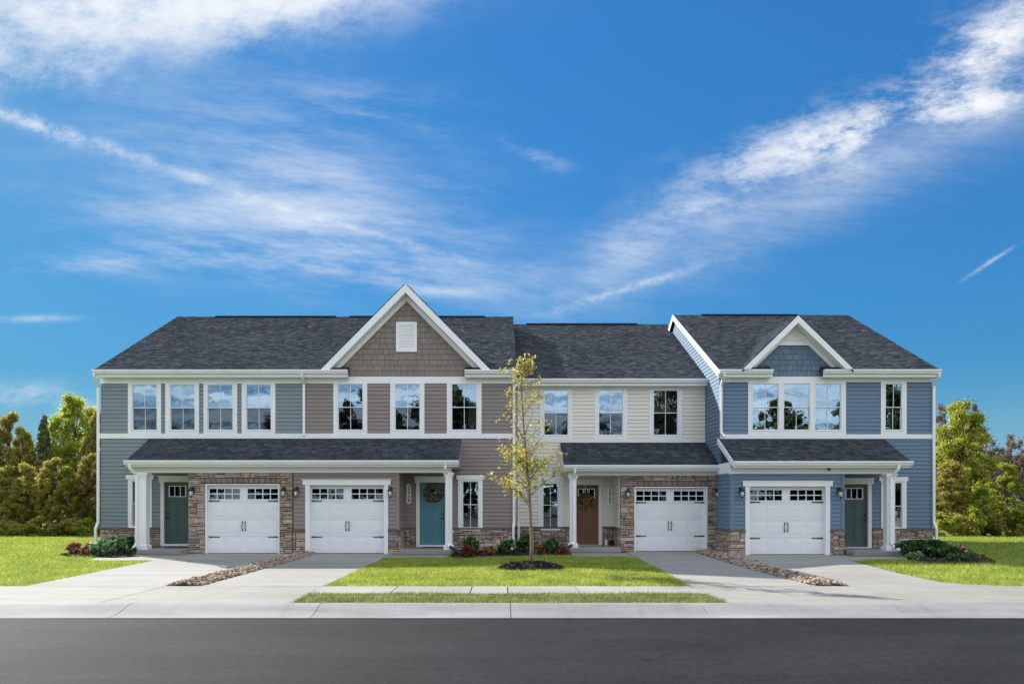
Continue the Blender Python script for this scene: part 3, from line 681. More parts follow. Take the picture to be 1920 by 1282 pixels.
def porch_roof(root, Ym, Yg, x0, x1, ztop, seed, rake=(False, False)):
    """lean-to roof over garage and porch, from the wall band down to its gutter"""
    Ye = Yg-.35; sl = .515; zg = ztop-sl*(Ym-Ye)
    m = MB(); m.prism_x([(Ye, zg), (Ym-.053, ztop-.03), (Ym-.053, ztop-.16), (Ye, zg-.12)][::-1], x0, x1)
    rf = m.build('porch_roof', M['shingle'], root)
    L = math.hypot(Ym-Ye, ztop-zg)
    shingles(rf, (0, Ye-.025, zg-.012), (1, 0, 0), (0, Ym-Ye, ztop-zg), L, lambda v: [(x0, x1)], seed=seed)
    for side, on in zip((x0, x1), rake):
        if on:
            s = -1 if side == x0 else 1
            a, b = (side-.03, side-.002) if s < 0 else (side+.002, side+.03)
            MB().prism_x([(Ye-.02, zg-.17), (Ym-.04, ztop-.19), (Ym-.04, ztop+.02), (Ye-.02, zg+.02)][::-1], a, b).build('rake_board', M['white'], rf)
    return rf, Ye, zg
def number_sign(px, py0, py1, Y, d, digits, label):
    x, z1, z0 = wx(px, d), wz(py0, d), wz(py1, d); hw = .078; n = 10; pts = []
    for k in range(n+1): a = PI*k/n; pts.append((x+hw*math.cos(a), z1-hw+hw*math.sin(a)))
    for k in range(n+1): a = PI+PI*k/n; pts.append((x+hw*math.cos(a), z0+hw+hw*math.sin(a)))
    root = MB().prism(pts[::-1], Y-.05, Y-.033).build('house_number_sign', M['white'], org=(x, Y, z0))
    tag(root, label, 'number sign')
    m = len(digits); st = (z1-z0-.10)/m
    for k, ch in enumerate(digits):
        cu = bpy.data.curves.new('numeral', 'FONT'); cu.body = ch; cu.size = st*1.28; cu.align_x = 'CENTER'; cu.align_y = 'CENTER'; cu.extrude = .002; cu.shear = .25; cu.offset = .0025
        t = bpy.data.objects.new('numeral_src', cu); COL.objects.link(t)
        dg = bpy.context.evaluated_depsgraph_get(); me = bpy.data.meshes.new_from_object(t.evaluated_get(dg)); bpy.data.objects.remove(t); me.materials.clear(); me.materials.append(M['black'])
        link('numeral', me, root, (x-.006, Y-.053, z1-.05-st*(k+.5)), (1, 1, 1), rot=(PI/2, 0, 0))
    return root
# ------------------------------------------------------------------ the four townhouses
def body(root, key, Ym, x0, x1, ze, zr, y_sl, holes):
    """hollow shell: front sheet with openings, side walls with gables, back, a dark room behind the windows"""
    m = MB(); zt = ze+.06; Yr, Yb = Ym+6.25, Ym+12.5
    sheet(m, x0, x1, 0, zt, Ym, holes)
    for x in (x0, x1): m.poly([(x, Ym, 0), (x, Ym, zt), (x, Yr, zr-.15), (x, Yb, zt), (x, Yb, 0)])
    m.poly([(x0, Yb, 0), (x1, Yb, 0), (x1, Yb, zt), (x0, Yb, zt)])
    wl = m.build('wall', M[key], root)
    i = MB(); i.box(x0+.02, x1-.02, Ym+2.8, Ym+2.9, 0, zt); i.box(x0+.02, x1-.02, Ym+.12, Ym+2.8, 3.0, 3.3); i.box(x0+.02, x1-.02, Ym+.12, Ym+2.8, 5.75, 5.8)
    i.build('room_partition', M['interior'], root)
    return wl
def garage_front(root, key, Yg, Ym, x0, x1, zt, opening, stone_full, zs=.76):
    m = MB(); sheet(m, x0, x1, 0, zt, Yg, [opening])
    m.poly([(x0, Yg, 0), (x0, Ym, 0), (x0, Ym, zt), (x0, Yg, zt)]); m.poly([(x1, Yg, 0), (x1, Ym, 0), (x1, Ym, zt), (x1, Yg, zt)])
    m.box(opening[0]-.2, opening[1]+.2, Yg+.6, Yg+.62, 0, opening[3]+.1)
    return m.build('garage_wall', M['mortar'] if stone_full else M[key], root)
def ledge(sv, x0, x1, y0, y1, z):
    MB().box(x0, x1, y0, y1, z, z+.06).build('cap_stone', M['cap'], sv)
def cross_gable(root, rf, Ym, Ye, ze, sl, xc, half, zb, zp, key, wall_key, ret, fas, fri, seed, vent=None, panel_z=None, over=.35, pitch=.188):
    h = zp-zb; s = h/half; Yf = Ym-over; L = math.hypot(half, h); yb = lambda f: Ye+(zb+f*h-ze)/sl
    m = MB()
    for q in (-1, 1):
        xo = xc+q*half
        top = [(xo, Yf, zb), (xc, Yf, zp), (xc, yb(1)+.1, zp), (xo, max(yb(0), Yf+.02)+.1, zb)]
        m.add(top+[(x, y, z-.10) for x, y, z in top], [(0, 1, 2, 3), (7, 6, 5, 4), (0, 4, 5, 1), (1, 5, 6, 2), (2, 6, 7, 3), (3, 7, 4, 0)])
    gr = m.build('gable_roof', M['shingle'], root)
    for q in (-1, 1):
        xo = xc+q*half
        shingles(gr, (xo-q*(-.02), Yf-.02, zb+.006), (0, 1, 0), (-q*half, 0, h), L, lambda v: [(0, max(0.05, yb(v/L)-Yf+.05))], seed=seed+q)
    # rake boards, soffits, frieze boards
    for q in (-1, 1):
        xo = xc+q*half; P = [(xo, zb-.0), (xc, zp), (xc, zp-fas), (xo-q*fas/s, zb-.0)]
        MB().prism(P[::q], Yf-.03, Yf-.002).build('rake_board', M['white'], gr)
        a = xo-q*fas/s; MB().add([(a, Yf-.002, zb+.01), (xc, Yf-.002, zp-fas+.01), (xc, Ym, zp-fas+.01), (a, Ym, zb+.01)], [(0, 1, 2, 3)]).build('soffit', M['white'], gr)
        z2 = zb-.02; xa = xc+q*(zp-fas-z2)/s; xb = xc+q*(zp-fas-fri-z2)/s
        MB().prism([(xa, z2), (xc, zp-fas), (xc, zp-fas-fri), (xb, z2)][::q], Ym-.06, Ym-.002).build('rake_frieze', M['white'], gr)
    # gable wall backing and shakes
    w_ = MB(); zl = zb-.16; w_.prism([(ret[0]-.02, zl), (ret[1]+.02, zl), (ret[1]+.02, zb), (xc+(zp-fas-zb)/s, zb), (xc, zp-fas), (xc-(zp-fas-zb)/s, zb), (ret[0]-.02, zb)], Ym-.002, Ym+.06)
    gw = w_.build('gable_wall', M[wall_key], root)
    rnd = random.Random(seed); z = zl; ztop = panel_z if panel_z else zp-fas-fri*.5
    while z < ztop-.02:
        hh = min(pitch, ztop-z); lim = (zp-fas-fri*.6-z)/s; a, b = xc-lim, xc+lim
        if z < zb+.04: a, b = max(a, ret[0]), min(b, ret[1])
        cuts = [(vent[0], vent[1])] if vent and vent[2] < z+hh*.5 < vent[3] else []
        for sa, sb in free_spans(a, b, cuts):
            x = sa-rnd.uniform(0, .15)
            while x < sb:
                wd = rnd.choice((.13, .16, .2, .24, .28)); p, r = max(x, sa), min(x+wd, sb); x += wd
                if r-p > .02: link('shake', SHAKE[key], gw, (p+.009, Ym-.004, z), (r-p-.018, rnd.uniform(.85, 1.15), hh-.008))
        z += pitch
    return gr, gw, s
GREEN = 'doors'
# ============ units 1 and 2 share wall plane, roof and porch roof
D12, G12 = 25.5, 24.2; Y12, YG12 = 0.0, -1.3
XL, XB, XR = -13.74, -6.78, 0.40
ZE, ZR = 6.15, 9.60
zfr1, zfr0 = ZE-.235, wz(719, D12); zb1, zb0 = wz(812.5, D12), wz(822, D12)
# ---- unit 1: grey-green
u1 = tag(empty('townhouse', ((XL+XB)/2, Y12, 0)), 'leftmost grey-green sided townhouse with four upper windows and green door', 'townhouse', 'townhouses of the row')
h1 = []
for g, c in (((250, 294), (241, 303)), ((321, 365), (311, 374)), ((391, 436), (382.5, 445.5)), ((463.5, 507.5), (454, 517))):
    h1.append(window(u1, Y12, D12, (g[0], g[1], 722, 805), 764, (c[0], c[1], 719, 812.5), treat={250: 'curtain_l', 321: 'curtain'}.get(g[0])))
h1.append(window(u1, Y12, D12, (250, 277, 902.5, 985), 943, (241, 286, 898, 988), (237.7, 289.3, 890, 898.5), True))
hd = front_door(u1, Y12, D12, (309, 354, 904, 1019), 'door_green', knob='l'); h1.append(hd)
wl1 = body(u1, 'sid1', Y12, XL, XB-.004, ZE, ZR, SL, h1)
cas1 = [(wx(a, D12), wx(b, D12), wz(812.5, D12), wz(719, D12)) for a, b in ((241, 303), (311, 374), (382.5, 445.5), (454, 517))]
siding(wl1, 'sid1', Y12, XL, XB-.03, zb1, zfr0, cas1)
low1 = [(wx(241, D12), wx(286, D12), .5, wz(898, D12)), (wx(237.7, D12), wx(289.3, D12), wz(898.5, D12), wz(890, D12)), (hd[0]-.11, hd[1]+.2, 0, hd[3]+.2)]
siding(wl1, 'sid1', Y12, XL, wx(354, G12)+.02, .80, zb0, low1)
t = MB(); t.box(XL-.01, XB-.001, Y12-.046, Y12, zfr0, zfr1); t.build('frieze_board', M['white'], u1)
t = MB(); t.box(XL-.01, XB-.001, Y12-.052, Y12, zb0, zb1); t.build('band_board', M['white'], u1)
rf1, Ye, Yr, Yb, sl12 = main_roof(u1, Y12, XL-.11, XB, ZE, ZR, [(XL-.11, XB)], 21)
eave(u1, rf1, Y12, Ye, ZE, [(XL-.11, XB)]); ridge_vent(rf1, -12.2, XB-.3, Yr, ZR)
xg0 = wx(354, G12)
op = garage_door(u1, YG12, G12, (388, 522, 909, 1037), 'stone')
gw1 = garage_front(u1, 'sid1', YG12, Y12, xg0, XB, 2.66, op, True)
sv = MB(); ZS = .74; xd = hd[0]-.12
sheet(sv, XL-.02, xd, 0, ZS, Y12-.006, []); sv1 = sv.build('stone_veneer', M['mortar'], u1)
ledge(sv1, XL-.06, xd, Y12-.085, Y12-.003, ZS); rs = random.Random(41)
stones(sv1, Y12-.006, XL-.02, xd, 0, ZS, 0, rs)
zl0, zl1 = wz(907, G12), wz(896, G12); ox0, ox1 = op[0]-.05, op[1]+.05
stones(gw1, YG12-.003, xg0, ox0, 0, zl0, 0, rs); stones(gw1, YG12-.003, ox1, XB-.02, 0, zl0, 0, rs)
lx0, lx1 = wx(377, G12), wx(527, G12)
stones(gw1, YG12-.003, xg0, lx0, zl0, zl1, 0, rs); stones(gw1, YG12-.003, lx1, XB-.02, zl0, zl1, 0, rs); stones(gw1, YG12-.003, xg0, XB-.02, zl1, 2.63, 0, rs)
def lintel(par, a, b, z0, z1, y, n=15):
    wd = (b-a)/n
    for k in range(n):       # tapered soldier stones leaning away from the middle
        f = (k+.5)/n*2-1; lean = .10*f; x0, x1 = a+k*wd+.006, a+(k+1)*wd-.006; l0 = .10*((k/n)*2-1); l1 = .10*(((k+1)/n)*2-1)
        MB().add([(x0, y, z0+.006), (x1, y, z0+.006), (x1+l1*.5, y, z1-.006), (x0+l0*.5, y, z1-.006), (x0+.006, y-.05, z0+.012), (x1-.006, y-.05, z0+.012), (x1+l1*.5-.006, y-.05, z1-.012), (x0+l0*.5+.006, y-.05, z1-.012)],
                 [(0, 1, 5, 4), (1, 2, 6, 5), (2, 3, 7, 6), (3, 0, 4, 7), (4, 5, 6, 7)]).build('lintel_stone', M['lintel'], par)
lintel(gw1, lx0, lx1, zl0+.03, zl1, YG12-.003)
pr1, Yp, zg = porch_roof(u1, Y12, YG12, -12.06, XB, zb0, 31, (False, False))
def porch_trim(u, x0, x1, Yg, Ym, Yp, zg, bx0, bx1, zbeam0, endl=None, endr=None, key='white'):
    gutter(u, x0-.02 if endl else x0, x1+.02 if endr else x1, Yp-.022, zg-.004)
    MB().box(x0, x1, Yp-.02, Yp, zg-.19, zg-.003).build('fascia', M['white'], u)
    MB().box(x0, x1, Yp, Ym-.04, zg-.195, zg-.18).build('porch_ceiling', M['white'], u)
    MB().box(bx0, bx1, Yg-.06, Yg+.16, zbeam0, zg-.195).build('porch_beam', M['white'], u)
    for on, x in ((endl, x0), (endr, x1)):
        if on: MB().prism_x([(Yp+.02, zg-.18), (Ym-.04, zg-.18), (Ym-.04, zg+.515*(Ym-.04-Yp)-.1), (Yp+.02, zg-.08)][::-1], x-.012 if x == x0 else x, x if x == x0 else x+.012).build('porch_end', M[key], u)
porch_trim(u1, -12.06, XB, YG12, Y12, Yp, zg, wx(247, G12), XB, 2.63, endl=True)
column(u1, wx(270, 24.1), -1.4, .14, 2.63, .25)
MB().box(-10.2, wx(300, G12), YG12-.045, YG12, 2.60, 2.63) 
for px in (363, 534): lantern(u1, YG12-.05, G12, px, 924)
st = MB(); st.cham(wx(259, 23.7), xg0-.0, -1.92, 0, 0, .145, .01); st.build('porch_step', M['concrete'], u1)
downspout(u1, [(XL-.06, Ye-.08, ZE-.12), (XL-.06, Ye-.06, ZE-.22), (XL-.07, -.07, ZE-.55), (XL-.07, -.07, .98), (XL-.12, -.14, .78), (XL-.12, -.14, .30), (XL-.20, -.30, .05)])
downspout(u1, [(XB+.02, Ye-.08, ZE-.12), (XB+.02, Ye-.06, ZE-.22), (XB+.02, -.075, ZE-.45), (XB+.02, -.075, zb0+.08)])
downspout(u1, [(-11.9, Yp-.08, zg-.10), (-11.9, Yp-.06, zg-.25), (-11.76, -1.56, zg-.48), (-11.76, -1.57, .35), (-11.84, -1.70, .12)])
# ---- unit 2: taupe
u2 = tag(empty('townhouse', ((XB+XR)/2, Y12, 0)), 'taupe sided townhouse with the tall front gable, teal door and number 12708', 'townhouse', 'townhouses of the row')
h2 = []; c2 = ((625.6, 689), (732, 796), (838, 903))
for g, c in zip(((635, 679.7), (741.8, 786.4), (848, 893)), c2):
    h2.append(window(u2, Y12, D12, (g[0], g[1], 721, 805), 763, (c[0], c[1], 718, 812.5), treat={848: 'curtain_r'}.get(g[0])))
h2.append(window(u2, Y12, D12, (868.5, 896, 903, 988), 945, (859, 905, 898.5, 991), (856, 908, 890.5, 898.5), True, treat=None))
hd = front_door(u2, Y12, D12, (787.6, 834, 905, 1021), 'door_teal', knob='r'); h2.append(hd)
wl2 = body(u2, 'sid2', Y12, XB+.004, XR, ZE, ZR, SL, h2)
siding(wl2, 'sid2', Y12, XB+.03, XR, zb1, zfr0, [(wx(a, D12), wx(b, D12), zb1, 9) for a, b in c2])
xg1 = wx(747, G12)
low2 = [(wx(859, D12), wx(905, D12), .5, wz(898, D12)), (wx(856, D12), wx(908, D12), wz(898.5, D12), wz(890, D12)), (hd[0]-.11, hd[1]+.11, 0, hd[3]+.19)]
siding(wl2, 'sid2', Y12, xg1, XR, .80, zb0, low2)
MB().box(XB+.001, XR, Y12-.046, Y12, zfr0, zfr1+.06).build('frieze_board', M['white'], u2)
MB().box(XB+.001, XR, Y12-.052, Y12, zb0, zb1).build('band_board', M['white'], u2)
sg = [(XB, wx(651, 25.1)), (wx(871, 25.1), XR+.11)]
rf2, Ye, Yr, Yb, sl12 = main_roof(u2, Y12, XB, XR+.11, ZE, ZR, sg, 23)
eave(u2, rf2, Y12, Ye, ZE, sg); ridge_vent(rf2, XB+.3, -.7, Yr, ZR)
gxc = wx(760, 25.1); gh = (wx(920, 25.1)-wx(601, 25.1))/2
vt = (wx(743, D12), wx(782, D12), wz(660, D12), wz(604, D12))
gr2, gw2, s2 = cross_gable(u2, rf2, Y12, Ye, ZE, sl12, gxc, gh, ZE+.0, wz(533, 25.1)+.02, 'shake2', 'shake2', (wx(651, 25.1), wx(871, 25.1)), .29, .20, 61, vent=vt)
v = MB(); a, b, c, d_ = vt; tw = .115
v.box(a, a+tw, -.06, 0, c, d_); v.box(b-tw, b, -.06, 0, c, d_); v.box(a+tw, b-tw, -.059, 0, d_-tw, d_); v.box(a+tw, b-tw, -.059, 0, c, c+tw)
v.box(a+tw, b-tw, -.012, 0, c+tw, d_-tw); vn = v.build('gable_vent', M['white'], u2)
z = c+tw+.01
while z < d_-tw-.03:
    MB().add([(a+tw, -.052, z), (b-tw, -.052, z), (b-tw, -.034, z+.05), (a+tw, -.034, z+.05), (a+tw, -.044, z-.008), (b-tw, -.044, z-.008)], [(0, 1, 2, 3), (4, 5, 1, 0)]).build('louvre', M['white'], vn); z += .052
op = garage_door(u2, YG12, G12, (581, 720, 909, 1037), 'siding')
gwl2 = garage_front(u2, 'sid2', YG12, Y12, XB+.005, xg1, 2.66, op, False)
gh_ = [(op[0]-.14, op[1]+.14, 0, op[3]), (op[0]-.24, op[1]+.24, op[3], op[3]+.18)]
siding(gwl2, 'sid2', YG12, XB+.02, xg1-.06, .80, 2.63, gh_); siding_side(gwl2, 'sid2', xg1, 1, YG12+.07, Y12, .80, 2.63)
MB().box(xg1-.075, xg1+.03, YG12-.045, YG12+.085, .80, 2.63).build('corner_post', M['sid2'], u2)
rs = random.Random(42); sv = MB()
sheet(sv, XB+.005, op[0]-.14, 0, ZS, YG12-.006, []); sheet(sv, op[1]+.14, xg1, 0, ZS, YG12-.006, []); sheet(sv, xg1, hd[0]-.13, 0, ZS, Y12-.006, []); sheet(sv, hd[1]+.13, XR, 0, ZS, Y12-.006, [])
sv.poly([(xg1+.004, YG12, 0), (xg1+.004, 0, 0), (xg1+.004, 0, ZS), (xg1+.004, YG12, ZS)])
sv2 = sv.build('stone_veneer', M['mortar'], u2)
stones(sv2, YG12-.006, XB+.01, op[0]-.145, 0, ZS, 0, rs); stones(sv2, YG12-.006, op[1]+.145, xg1, 0, ZS, 0, rs); stones(sv2, Y12-.006, xg1+.06, hd[0]-.135, .14, ZS, 0, rs)
stones(sv2, Y12-.006, hd[1]+.135, XR, 0, ZS, 0, rs); stones(sv2, xg1+.004, YG12, Y12-.06, 0, ZS, 1, rs)
ledge(sv2, XB+.01, op[0]-.142, YG12-.085, YG12-.003, ZS); ledge(sv2, op[1]+.142, xg1+.085, YG12-.085, YG12-.003, ZS); ledge(sv2, xg1+.003, xg1+.084, YG12-.003, Y12-.09, ZS)
ledge(sv2, xg1+.003, hd[0]-.132, Y12-.085, Y12-.003, ZS); ledge(sv2, hd[1]+.132, XR+.03, Y12-.085, Y12-.003, ZS)
px1 = -1.38
pr2, Yp, zg = porch_roof(u2, Y12, YG12, XB, px1, zb0, 33, (False, False))
porch_trim(u2, XB, px1, YG12, Y12, Yp, zg, XB, wx(846, G12), 2.63, endr=True, key='sid2')
column(u2, wx(841.5, 24.1), -1.4, .14, 2.63, .22)
for px in (557.5, 733): lantern(u2, YG12-.034, G12, px, 924)
st = MB(); st.cham(xg1+.07, wx(846, 23.6), -1.92, 0, 0, .145, .01); st.build('porch_step', M['concrete'], u2)
downspout(u2, [(XR+.03, Ye-.08, ZE-.12), (XR+.03, Ye-.06, ZE-.22), (XR+.03, -.075, ZE-.5), (XR+.03, -.075, 1.0), (XR+.01, -.13, .8), (XR+.01, -.13, .25), (XR-.05, -.3, .06)])
downspout(u2, [(wx(835, 23.8), Yp-.08, zg-.1), (wx(835, 23.8), Yp-.06, zg-.24), (wx(838, 23.8), -1.545, zg-.45), (wx(838, 23.8), -1.545, .35), (wx(846, 23.8), -1.62, .2)])
# ---- unit 3: beige, set back
D3, G3 = 26.6, 25.2; Y3, YG3 = D3+CAMY, G3+CAMY; ZE3, ZR3 = 6.03, 9.55; XL3, XR3 = .415, 7.315
u3 = tag(empty('townhouse', ((XL3+XR3)/2, Y3, 0)), 'beige townhouse set back in the row with brown door and number 12704', 'townhouse', 'townhouses of the row')
h3 = []; c3 = ((1012, 1073), (1115, 1176), (1217, 1279)); zb1_, zb0_, zf0_ = wz(821.5, D3), wz(829.5, D3), wz(730, D3)
for g, c in zip(((1021, 1064), (1123.5, 1166.5), (1226, 1269.5)), c3):
    h3.append(window(u3, Y3, D3, (g[0], g[1], 732.5, 814.5), 773.5, (c[0], c[1], 730, 821.5), treat='blind'))
h3.append(window(u3, Y3, D3, (1019, 1045, 907, 988), 946, (1009, 1055, 902, 991), (1006, 1058, 894, 902), True, treat='shade'))
hd = front_door(u3, Y3, D3, (1078, 1121.7, 909.5, 1020.5), 'door_red', knob='l'); h3.append(hd)
wl3 = body(u3, 'sid3', Y3, XL3, XR3, ZE3, ZR3, SL, h3)
siding(wl3, 'sid3', Y3, XL3, XR3-.02, zb1_, zf0_, [(wx(a, D3), wx(b, D3), zb1_, 9) for a, b in c3])
xg3 = wx(1163, G3); low3 = [(wx(1009, D3), wx(1055, D3), .5, wz(902, D3)), (wx(1006, D3), wx(1058, D3), wz(902.5, D3), wz(894, D3)), (hd[0]-.11, hd[1]+.11, 0, hd[3]+.19)]
siding(wl3, 'sid3', Y3, XL3, xg3, .80, zb0_, low3)
MB().box(XL3, XR3-.02, Y3-.046, Y3, zf0_, ZE3-.235).build('frieze_board', M['cream'], u3)
MB().box(XL3, XR3-.02, Y3-.052, Y3, zb0_, zb1_).build('band_board', M['cream'], u3)
rf3, Ye3, Yr3, Yb3, sl3 = main_roof(u3, Y3, XL3-.0, XR3, ZE3, ZR3, [(XL3, XR3)], 25)
eave(u3, rf3, Y3, Ye3, ZE3, [(XL3, XR3+.0)]); ridge_vent(rf3, 1.1, 6.0, Yr3, ZR3)
op = garage_door(u3, YG3, G3, (1191.5, 1323.5, 914, 1036), 'stone')
gw3 = garage_front(u3, 'sid3', YG3, Y3, xg3, XR3, 2.66, op, True)
rs = random.Random(43); zl0, zl1 = wz(912, G3), wz(901.5, G3); ox0, ox1 = op[0]-.05, op[1]+.05; lx0, lx1 = wx(1186, G3), wx(1333, G3)
stones(gw3, YG3-.003, xg3, ox0, 0, zl0, 0, rs); stones(gw3, YG3-.003, ox1, XR3, 0, zl0, 0, rs); stones(gw3, YG3-.003, xg3, lx0, zl0, zl1, 0, rs)
stones(gw3, YG3-.003, lx1, XR3, zl0, zl1, 0, rs); stones(gw3, YG3-.003, xg3, XR3, zl1, 2.60, 0, rs); lintel(gw3, lx0, lx1, zl0+.02, zl1, YG3-.003, 14)
MB().box(xg3-.008, xg3-.003, YG3+.06, Y3, .8, 2.63).build('side_sheathing', M['sid3'], u3)
siding_side(gw3, 'sid3', xg3-.008, -1, YG3+.06, Y3, .80, 2.63)
sv = MB(); sheet(sv, XL3, hd[0]-.13, 0, ZS, Y3-.006, []); sheet(sv, hd[1]+.13, xg3, 0, ZS, Y3-.006, []); sv3 = sv.build('stone_veneer', M['mortar'], u3)
stones(sv3, Y3-.006, XL3, hd[0]-.135, 0, ZS, 0, rs); stones(sv3, Y3-.006, hd[1]+.135, xg3-.06, .14, ZS, 0, rs); stones(sv3, xg3-.004, YG3, Y3-.06, 0, ZS, -1, rs)
ledge(sv3, XL3, hd[0]-.132, Y3-.085, Y3-.003, ZS); ledge(sv3, hd[1]+.132, xg3-.003, Y3-.085, Y3-.003, ZS); ledge(sv3, xg3-.085, xg3-.003, YG3+.0, Y3-.09, ZS)
pr3, Yp3, zg3 = porch_roof(u3, Y3, YG3, wx(1050.5, D3), XR3-.01, zb0_, 35, (False, False))
porch_trim(u3, wx(1050.5, D3), XR3+.0, YG3, Y3, Yp3, zg3, wx(1066, G3), XR3-.005, 2.58, endl=True, key='sid3')
column(u3, wx(1074, 25.1), YG3-.1, .14, 2.58, .22)
for px in (1175.5, 1342): lantern(u3, YG3-.055, G3, px, 926)
st = MB(); st.cham(wx(1066, 24.7), xg3-.07, YG3-.6, Y3, 0, .145, .01); st.build('porch_step', M['concrete'], u3)
xd = wx(972.5, D3); downspout(u3, [(xd, Ye3-.08, ZE3-.12), (xd, Ye3-.06, ZE3-.22), (xd, Y3-.075, ZE3-.5), (xd, Y3-.075, 1.0), (xd, Y3-.13, .8), (xd, Y3-.13, .1)])
downspout(u3, [(wx(1078, 24.8), Yp3-.08, zg3-.1), (wx(1078, 24.8), Yp3-.06, zg3-.24), (wx(1077, 24.8), YG3-.245, zg3-.45), (wx(1077, 24.8), YG3-.245, .35), (wx(1070, 24.8), YG3-.32, .2)])
# ---- unit 4: slate blue, set forward
D4, G4 = 24.9, 23.6; Y4, YG4 = D4+CAMY, G4+CAMY; ZE4, ZR4 = 6.05, 9.52; XL4, XR4 = 7.33, 14.43
u4 = tag(empty('townhouse', ((XL4+XR4)/2, Y4, 0)), 'rightmost slate blue townhouse with small gable over a triple window', 'townhouse', 'townhouses of the row')
h4 = []; zb1_, zb0_, zf0_ = wz(814, D4), wz(822.5, D4), wz(716.5, D4)
for k, g in enumerate(((1411, 1458), (1470, 1516.5), (1528.5, 1574.7))):
    c = ((1402, 1462.5), (1466, 1520), (1524.5, 1585))[k]
    h4.append(window(u4, Y4, D4, (g[0], g[1], 720.5, 805), 763, (c[0], c[1], 716.5, 814), screen=False, treat=('curtain_l', None, 'curtain_r')[k]))
MB().box(wx(1462.5, D4), wx(1466, D4), Y4-.044, Y4, zb1_, zf0_).build('mullion', M['white'], u4); MB().box(wx(1520, D4), wx(1524.5, D4), Y4-.044, Y4, zb1_, zf0_).build('mullion', M['white'], u4)
h4.append(window(u4, Y4, D4, (1660, 1688.5, 720.5, 805), 763, (1650.6, 1698.6, 716.5, 814), screen=False))
h4.append(window(u4, Y4, D4, (1660.5, 1688.7, 905.5, 988), 948, (1651, 1698.5, 902, 993), (1647, 1701, 894, 902), True, screen=False))
hd = front_door(u4, Y4, D4, (1580, 1626, 908, 1025), 'door_green', knob='r'); h4.append(hd)
wl4 = body(u4, 'sid4', Y4, XL4, XR4, ZE4, ZR4, SL, h4)
siding(wl4, 'sid4', Y4, XL4+.05, XR4, zb1_, zf0_, [(wx(1402, D4), wx(1585, D4), zb1_, 9), (wx(1650.6, D4), wx(1698.6, D4), zb1_, 9)])
xg4, xg4r = 7.30, wx(1581, G4); low4 = [(wx(1651, D4), wx(1698.5, D4), .5, wz(902, D4)), (wx(1647, D4), wx(1701, D4), wz(902.5, D4), wz(894, D4)), (hd[0]-.11, hd[1]+.11, 0, hd[3]+.19)]
siding(wl4, 'sid4', Y4, xg4r, XR4, .80, zb0_, low4)
MB().box(XL4, XR4+.01, Y4-.046, Y4, zf0_, ZE4-.175).build('frieze_board', M['white'], u4)
MB().box(XL4, XR4+.01, Y4-.052, Y4, zb0_, zb1_).build('band_board', M['white'], u4)
MB().box(XL4-.03, XL4+.07, Y4-.045, Y4+.07, .8, ZE4-.24).build('corner_post', M['sid4'], u4)
sg = [(XL4-.12, wx(1450.6, 24.5)), (wx(1546, 24.5), XR4+.11)]
rf4, Ye4, Yr4, Yb4, sl4 = main_roof(u4, Y4, XL4-.12, XR4+.11, ZE4, ZR4, sg, 27)
eave(u4, rf4, Y4, Ye4, ZE4, sg); ridge_vent(rf4, 8.4, 12.4, Yr4, ZR4)
rk = MB(); zz_ = lambda y: ZE4+sl4*(y-Ye4)
rk.prism_x([(Ye4-.02, ZE4-.22), (Ye4-.02, ZE4+.015), (Yr4, ZR4+.015), (Yr4, ZR4-.20)][::-1], XL4-.148, XL4-.122)
rk.prism_x([(Yr4, ZR4-.20), (Yr4, ZR4+.015), (Yb4, ZE4+.015), (Yb4, ZE4-.20)][::-1], XL4-.148, XL4-.122)
rk.prism_x([(Ye4-.02, ZE4-.215), (Yr4, ZR4-.195), (Yr4, ZR4-.175), (Ye4-.02, ZE4-.195)], XL4-.121, XL4)
rk.build('rake_board', M['white'], rf4)
def lim4(z):
    ya = Y4+.07 if z < ZE4-.2 else max(Y4+.07, Ye4+(z-ZE4+.28)/sl4)
    yb_ = Y3 if z < 5.9 else min(2*Yr4-ya, Ye3+(z-ZE3)/sl3+.4)
    return ya, yb_
siding_side(wl4, 'sid4', XL4, -1, 0, 0, .80, 9.25, lim4)
gx = wx(1498, 24.4); gh = (wx(1601.5, 24.5)-wx(1394, 24.5))/2; zp4 = wz(591.5, 24.4)+.02
pz = wz(648, D4)
gr4, gw4, s4 = cross_gable(u4, rf4, Y4, Ye4, ZE4, sl4, gx, gh, ZE4, zp4, 'shake4', 'shake4', (wx(1450.6, 24.5), wx(1546, 24.5)), .24, .17, 63, panel_z=pz, over=.42, pitch=.184)
lim = (zp4-.24-pz)/s4
MB().prism([(gx-lim, pz), (gx+lim, pz), (gx, zp4-.26)], Y4-.045, Y4-.003).build('gable_panel', M['white'], gw4)
MB().box(gx-lim-.02, gx+lim+.02, Y4-.07, Y4-.003, pz, pz+.09).build('gable_board', M['white'], gw4)
v = MB(); l2 = lim*.62
v.prism([(gx-l2, pz+.16), (gx+l2, pz+.16), (gx, pz+.16+l2*s4)], Y4-.062, Y4-.04); vn = v.build('gable_vent', M['white'], u4)
for k in range(5):
    zq = pz+.19+k*.07; q = l2-(zq-pz-.16)/s4-.05
    if q > .05: MB().add([(gx-q, Y4-.075, zq), (gx+q, Y4-.075, zq), (gx+q, Y4-.06, zq+.045), (gx-q, Y4-.06, zq+.045)], [(0, 1, 2, 3)]).build('louvre', M['white'], vn)
op = garage_door(u4, YG4, G4, (1405, 1547, 911.5, 1042), 'siding')
gwl4 = garage_front(u4, 'sid4', YG4, Y4+.3, xg4, xg4r, 2.60, op, False)
siding(gwl4, 'sid4', YG4, xg4+.08, xg4r-.06, .80, 2.57, [(op[0]-.14, op[1]+.14, 0, op[3]), (op[0]-.24, op[1]+.24, op[3], op[3]+.18)])
